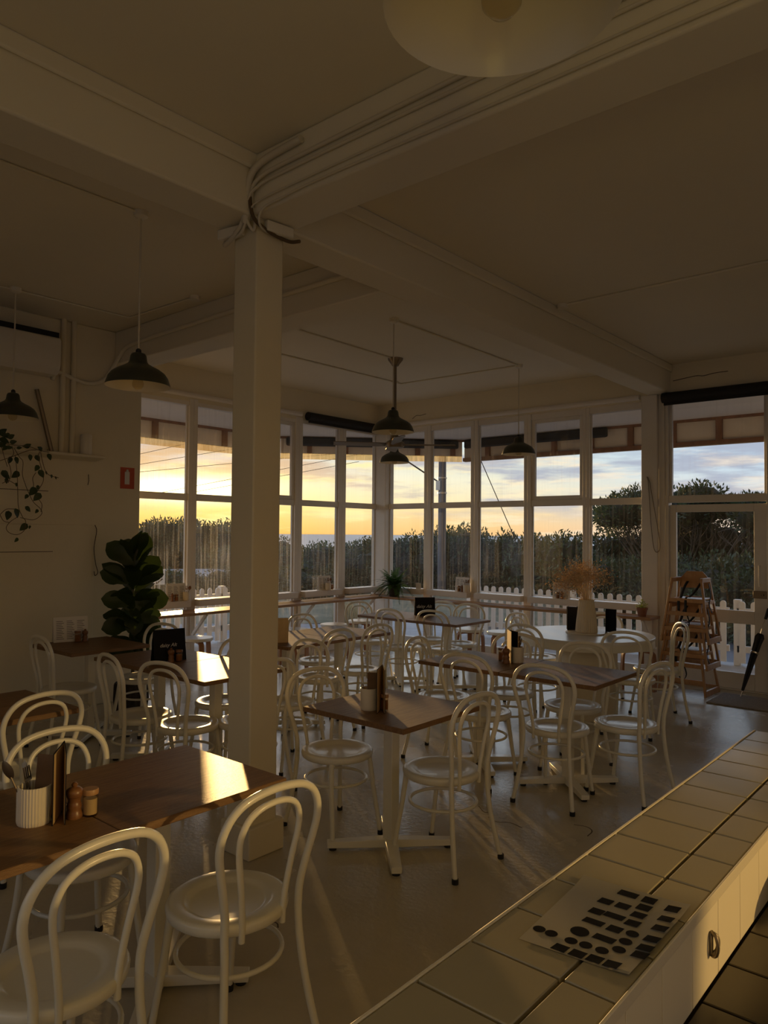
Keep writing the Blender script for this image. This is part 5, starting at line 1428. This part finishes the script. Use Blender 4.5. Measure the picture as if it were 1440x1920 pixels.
for i, (x, y, z) in enumerate([(-19.4, 8.2, 1.3), (-20.2, 6.6, 1.4), (-20.6, 5.0, 1.5), (-18.6, 4.0, 1.3)]):
    bush(x, y, -0.1, z, 2.6, i % 3, rng.uniform(0, 6), 'coastal bush beyond the road, hidden past the left wall end', 'coastal_bush', 'scrub past the left wall end')
RIGHT_ = [(-7.34, 16.44, 1.53), (-6.47, 15.72, 1.31), (-5.83, 15.44, 1.27), (-5.55, 16.07, 1.38), (-4.65, 14.78, 1.31), (-4.34, 15.4, 1.5), (-3.65, 14.55, 1.39), (-3.34, 15.14, 1.53), (-3.02, 16.73, 1.74), (-2.36, 17.84, 1.86), (-7.6, 19.6, 1.85), (-6.1, 19.9, 1.9), (-4.7, 20.0, 1.95), (-3.3, 19.7, 1.95)]
for i, (x, y, z) in enumerate(RIGHT_):
    bush(x, y, -0.15, z, 2.4, (1, 0, 2, 1)[i % 4], rng.uniform(0, 6), 'grey green bush under the spreading tree, seen through the glass door', 'coastal_bush', 'scrub below the spreading tree')

def spreading_tree():
    rng = random.Random(33)
    t = thing('spreading_tree', 'large spreading tree with a wide dark crown and bare grey branches', 'tree', (-6.1, 17.9, -0.1))
    st = MB(); m = MB(); core = MB()
    lumps = []
    for i in range(40):
        a = rng.uniform(0, 2 * PI); r = math.sqrt(rng.uniform(0, 1))
        x, y = math.cos(a) * r * 2.2 + 0.30, math.sin(a) * r * 1.6
        z = 2.60 - 0.42 * r * r + rng.uniform(-.16, .10)
        lumps.append((Vector((x, y, z)), rng.uniform(0.36, 0.52)))
    ncrown = len(lumps)
    for i in range(46):
        x = rng.uniform(-1.75, 2.9); lumps.append((Vector((x, rng.uniform(0.6, 1.9), rng.uniform(0.4, 2.15 - 0.35 * abs(x - .3)))), rng.uniform(0.38, 0.55)))
    for i in range(30000):
        c, r = rng.choice(lumps); d = Vector((rng.gauss(0, 1), rng.gauss(0, 1), rng.gauss(0.25, .8))).normalized()
        p = c + Vector((d.x, d.y, d.z * 0.85)) * r * rng.uniform(0.75, 1.1)
        ax = (d + Vector((rng.uniform(-.9, .9), rng.uniform(-.9, .9), rng.uniform(-.2, .9)))).normalized(); s = ax.orthogonal().normalized(); s.rotate(Matrix.Rotation(rng.uniform(0, 6.28), 3, ax))
        L_ = rng.uniform(0.06, 0.13); w_ = L_ * .42
        m.add([p, p + ax * L_ * .5 + s * w_ * .5, p + ax * L_, p + ax * L_ * .5 - s * w_ * .5], [(0, 1, 2, 3)])
    for c, r in lumps:
        core.lathe([(0, -r * .62)] + [(r * .74 * math.cos(a), r * .62 * math.sin(a)) for a in (-PI / 2 + PI * k / 5 for k in range(1, 5))] + [(0, r * .62)], 8, c)
    for c, r in lumps[:ncrown]:
        if c.y > 0.5: continue
        st.tube(spline([(c.x * 0.3 + rng.uniform(-.3, .3), rng.uniform(-.2, .1), 0), (c.x * 0.45 + rng.uniform(-.15, .15), c.y * 0.3, 0.8), (c.x * 0.75, c.y * 0.65, 1.6 + rng.uniform(-.2, .1)), (c.x, c.y, c.z - 0.05)], 4), [0.030 - 0.0018 * k for k in range(13)], 5)
        for q in range(3):
            b_ = Vector((c.x * 0.75, c.y * 0.65, 1.55)); st.tube(spline([b_, b_ + Vector((rng.uniform(-.3, .3), rng.uniform(-.3, .1), 0.3)), b_ + Vector((rng.uniform(-.6, .6), rng.uniform(-.5, .2), rng.uniform(0.4, .9)))], 3), [0.011 - 0.001 * k for k in range(7)], 4, caps=False)
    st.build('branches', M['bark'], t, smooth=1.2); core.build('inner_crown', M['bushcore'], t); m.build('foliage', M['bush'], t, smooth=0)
spreading_tree()

# dry grass tuft in the open corner of the fence
def tuft(x, y, n, h, r, label, seed):
    rng = random.Random(seed); m = MB()
    for i in range(n):
        a = rng.uniform(0, 6.28); q = r * math.sqrt(rng.random()); b_ = Vector((q * math.cos(a), q * math.sin(a), 0))
        hh = h * rng.uniform(0.5, 1.1); o_ = Vector((rng.gauss(0, .16), rng.gauss(0, .16), 0)) * hh
        s = Vector((-math.sin(a), math.cos(a), 0)) * 0.006
        m.add([b_ - s, b_ + s, b_ + o_ * .4 + Vector((0, 0, hh * .6)) + s * .8, b_ + o_ * .4 + Vector((0, 0, hh * .6)) - s * .8, b_ + o_ + Vector((0, 0, hh))], [(0, 1, 2, 3), (3, 2, 4)])
    o = m.build('grass_tuft', M['grass'], loc=(x, y, -0.19), smooth=0); tag(o, label, 'grass')
tuft(-9.35, 9.95, 420, 0.62, 0.26, 'tall dry grass tuft outside the corner windows', 1)
tuft(-10.3, 10.9, 220, 0.40, 0.3, 'low dry grass tuft at the kerb outside the corner', 2)
tuft(-6.3, 11.3, 260, 0.45, 0.35, 'dry grass at the foot of the right picket fence', 3)
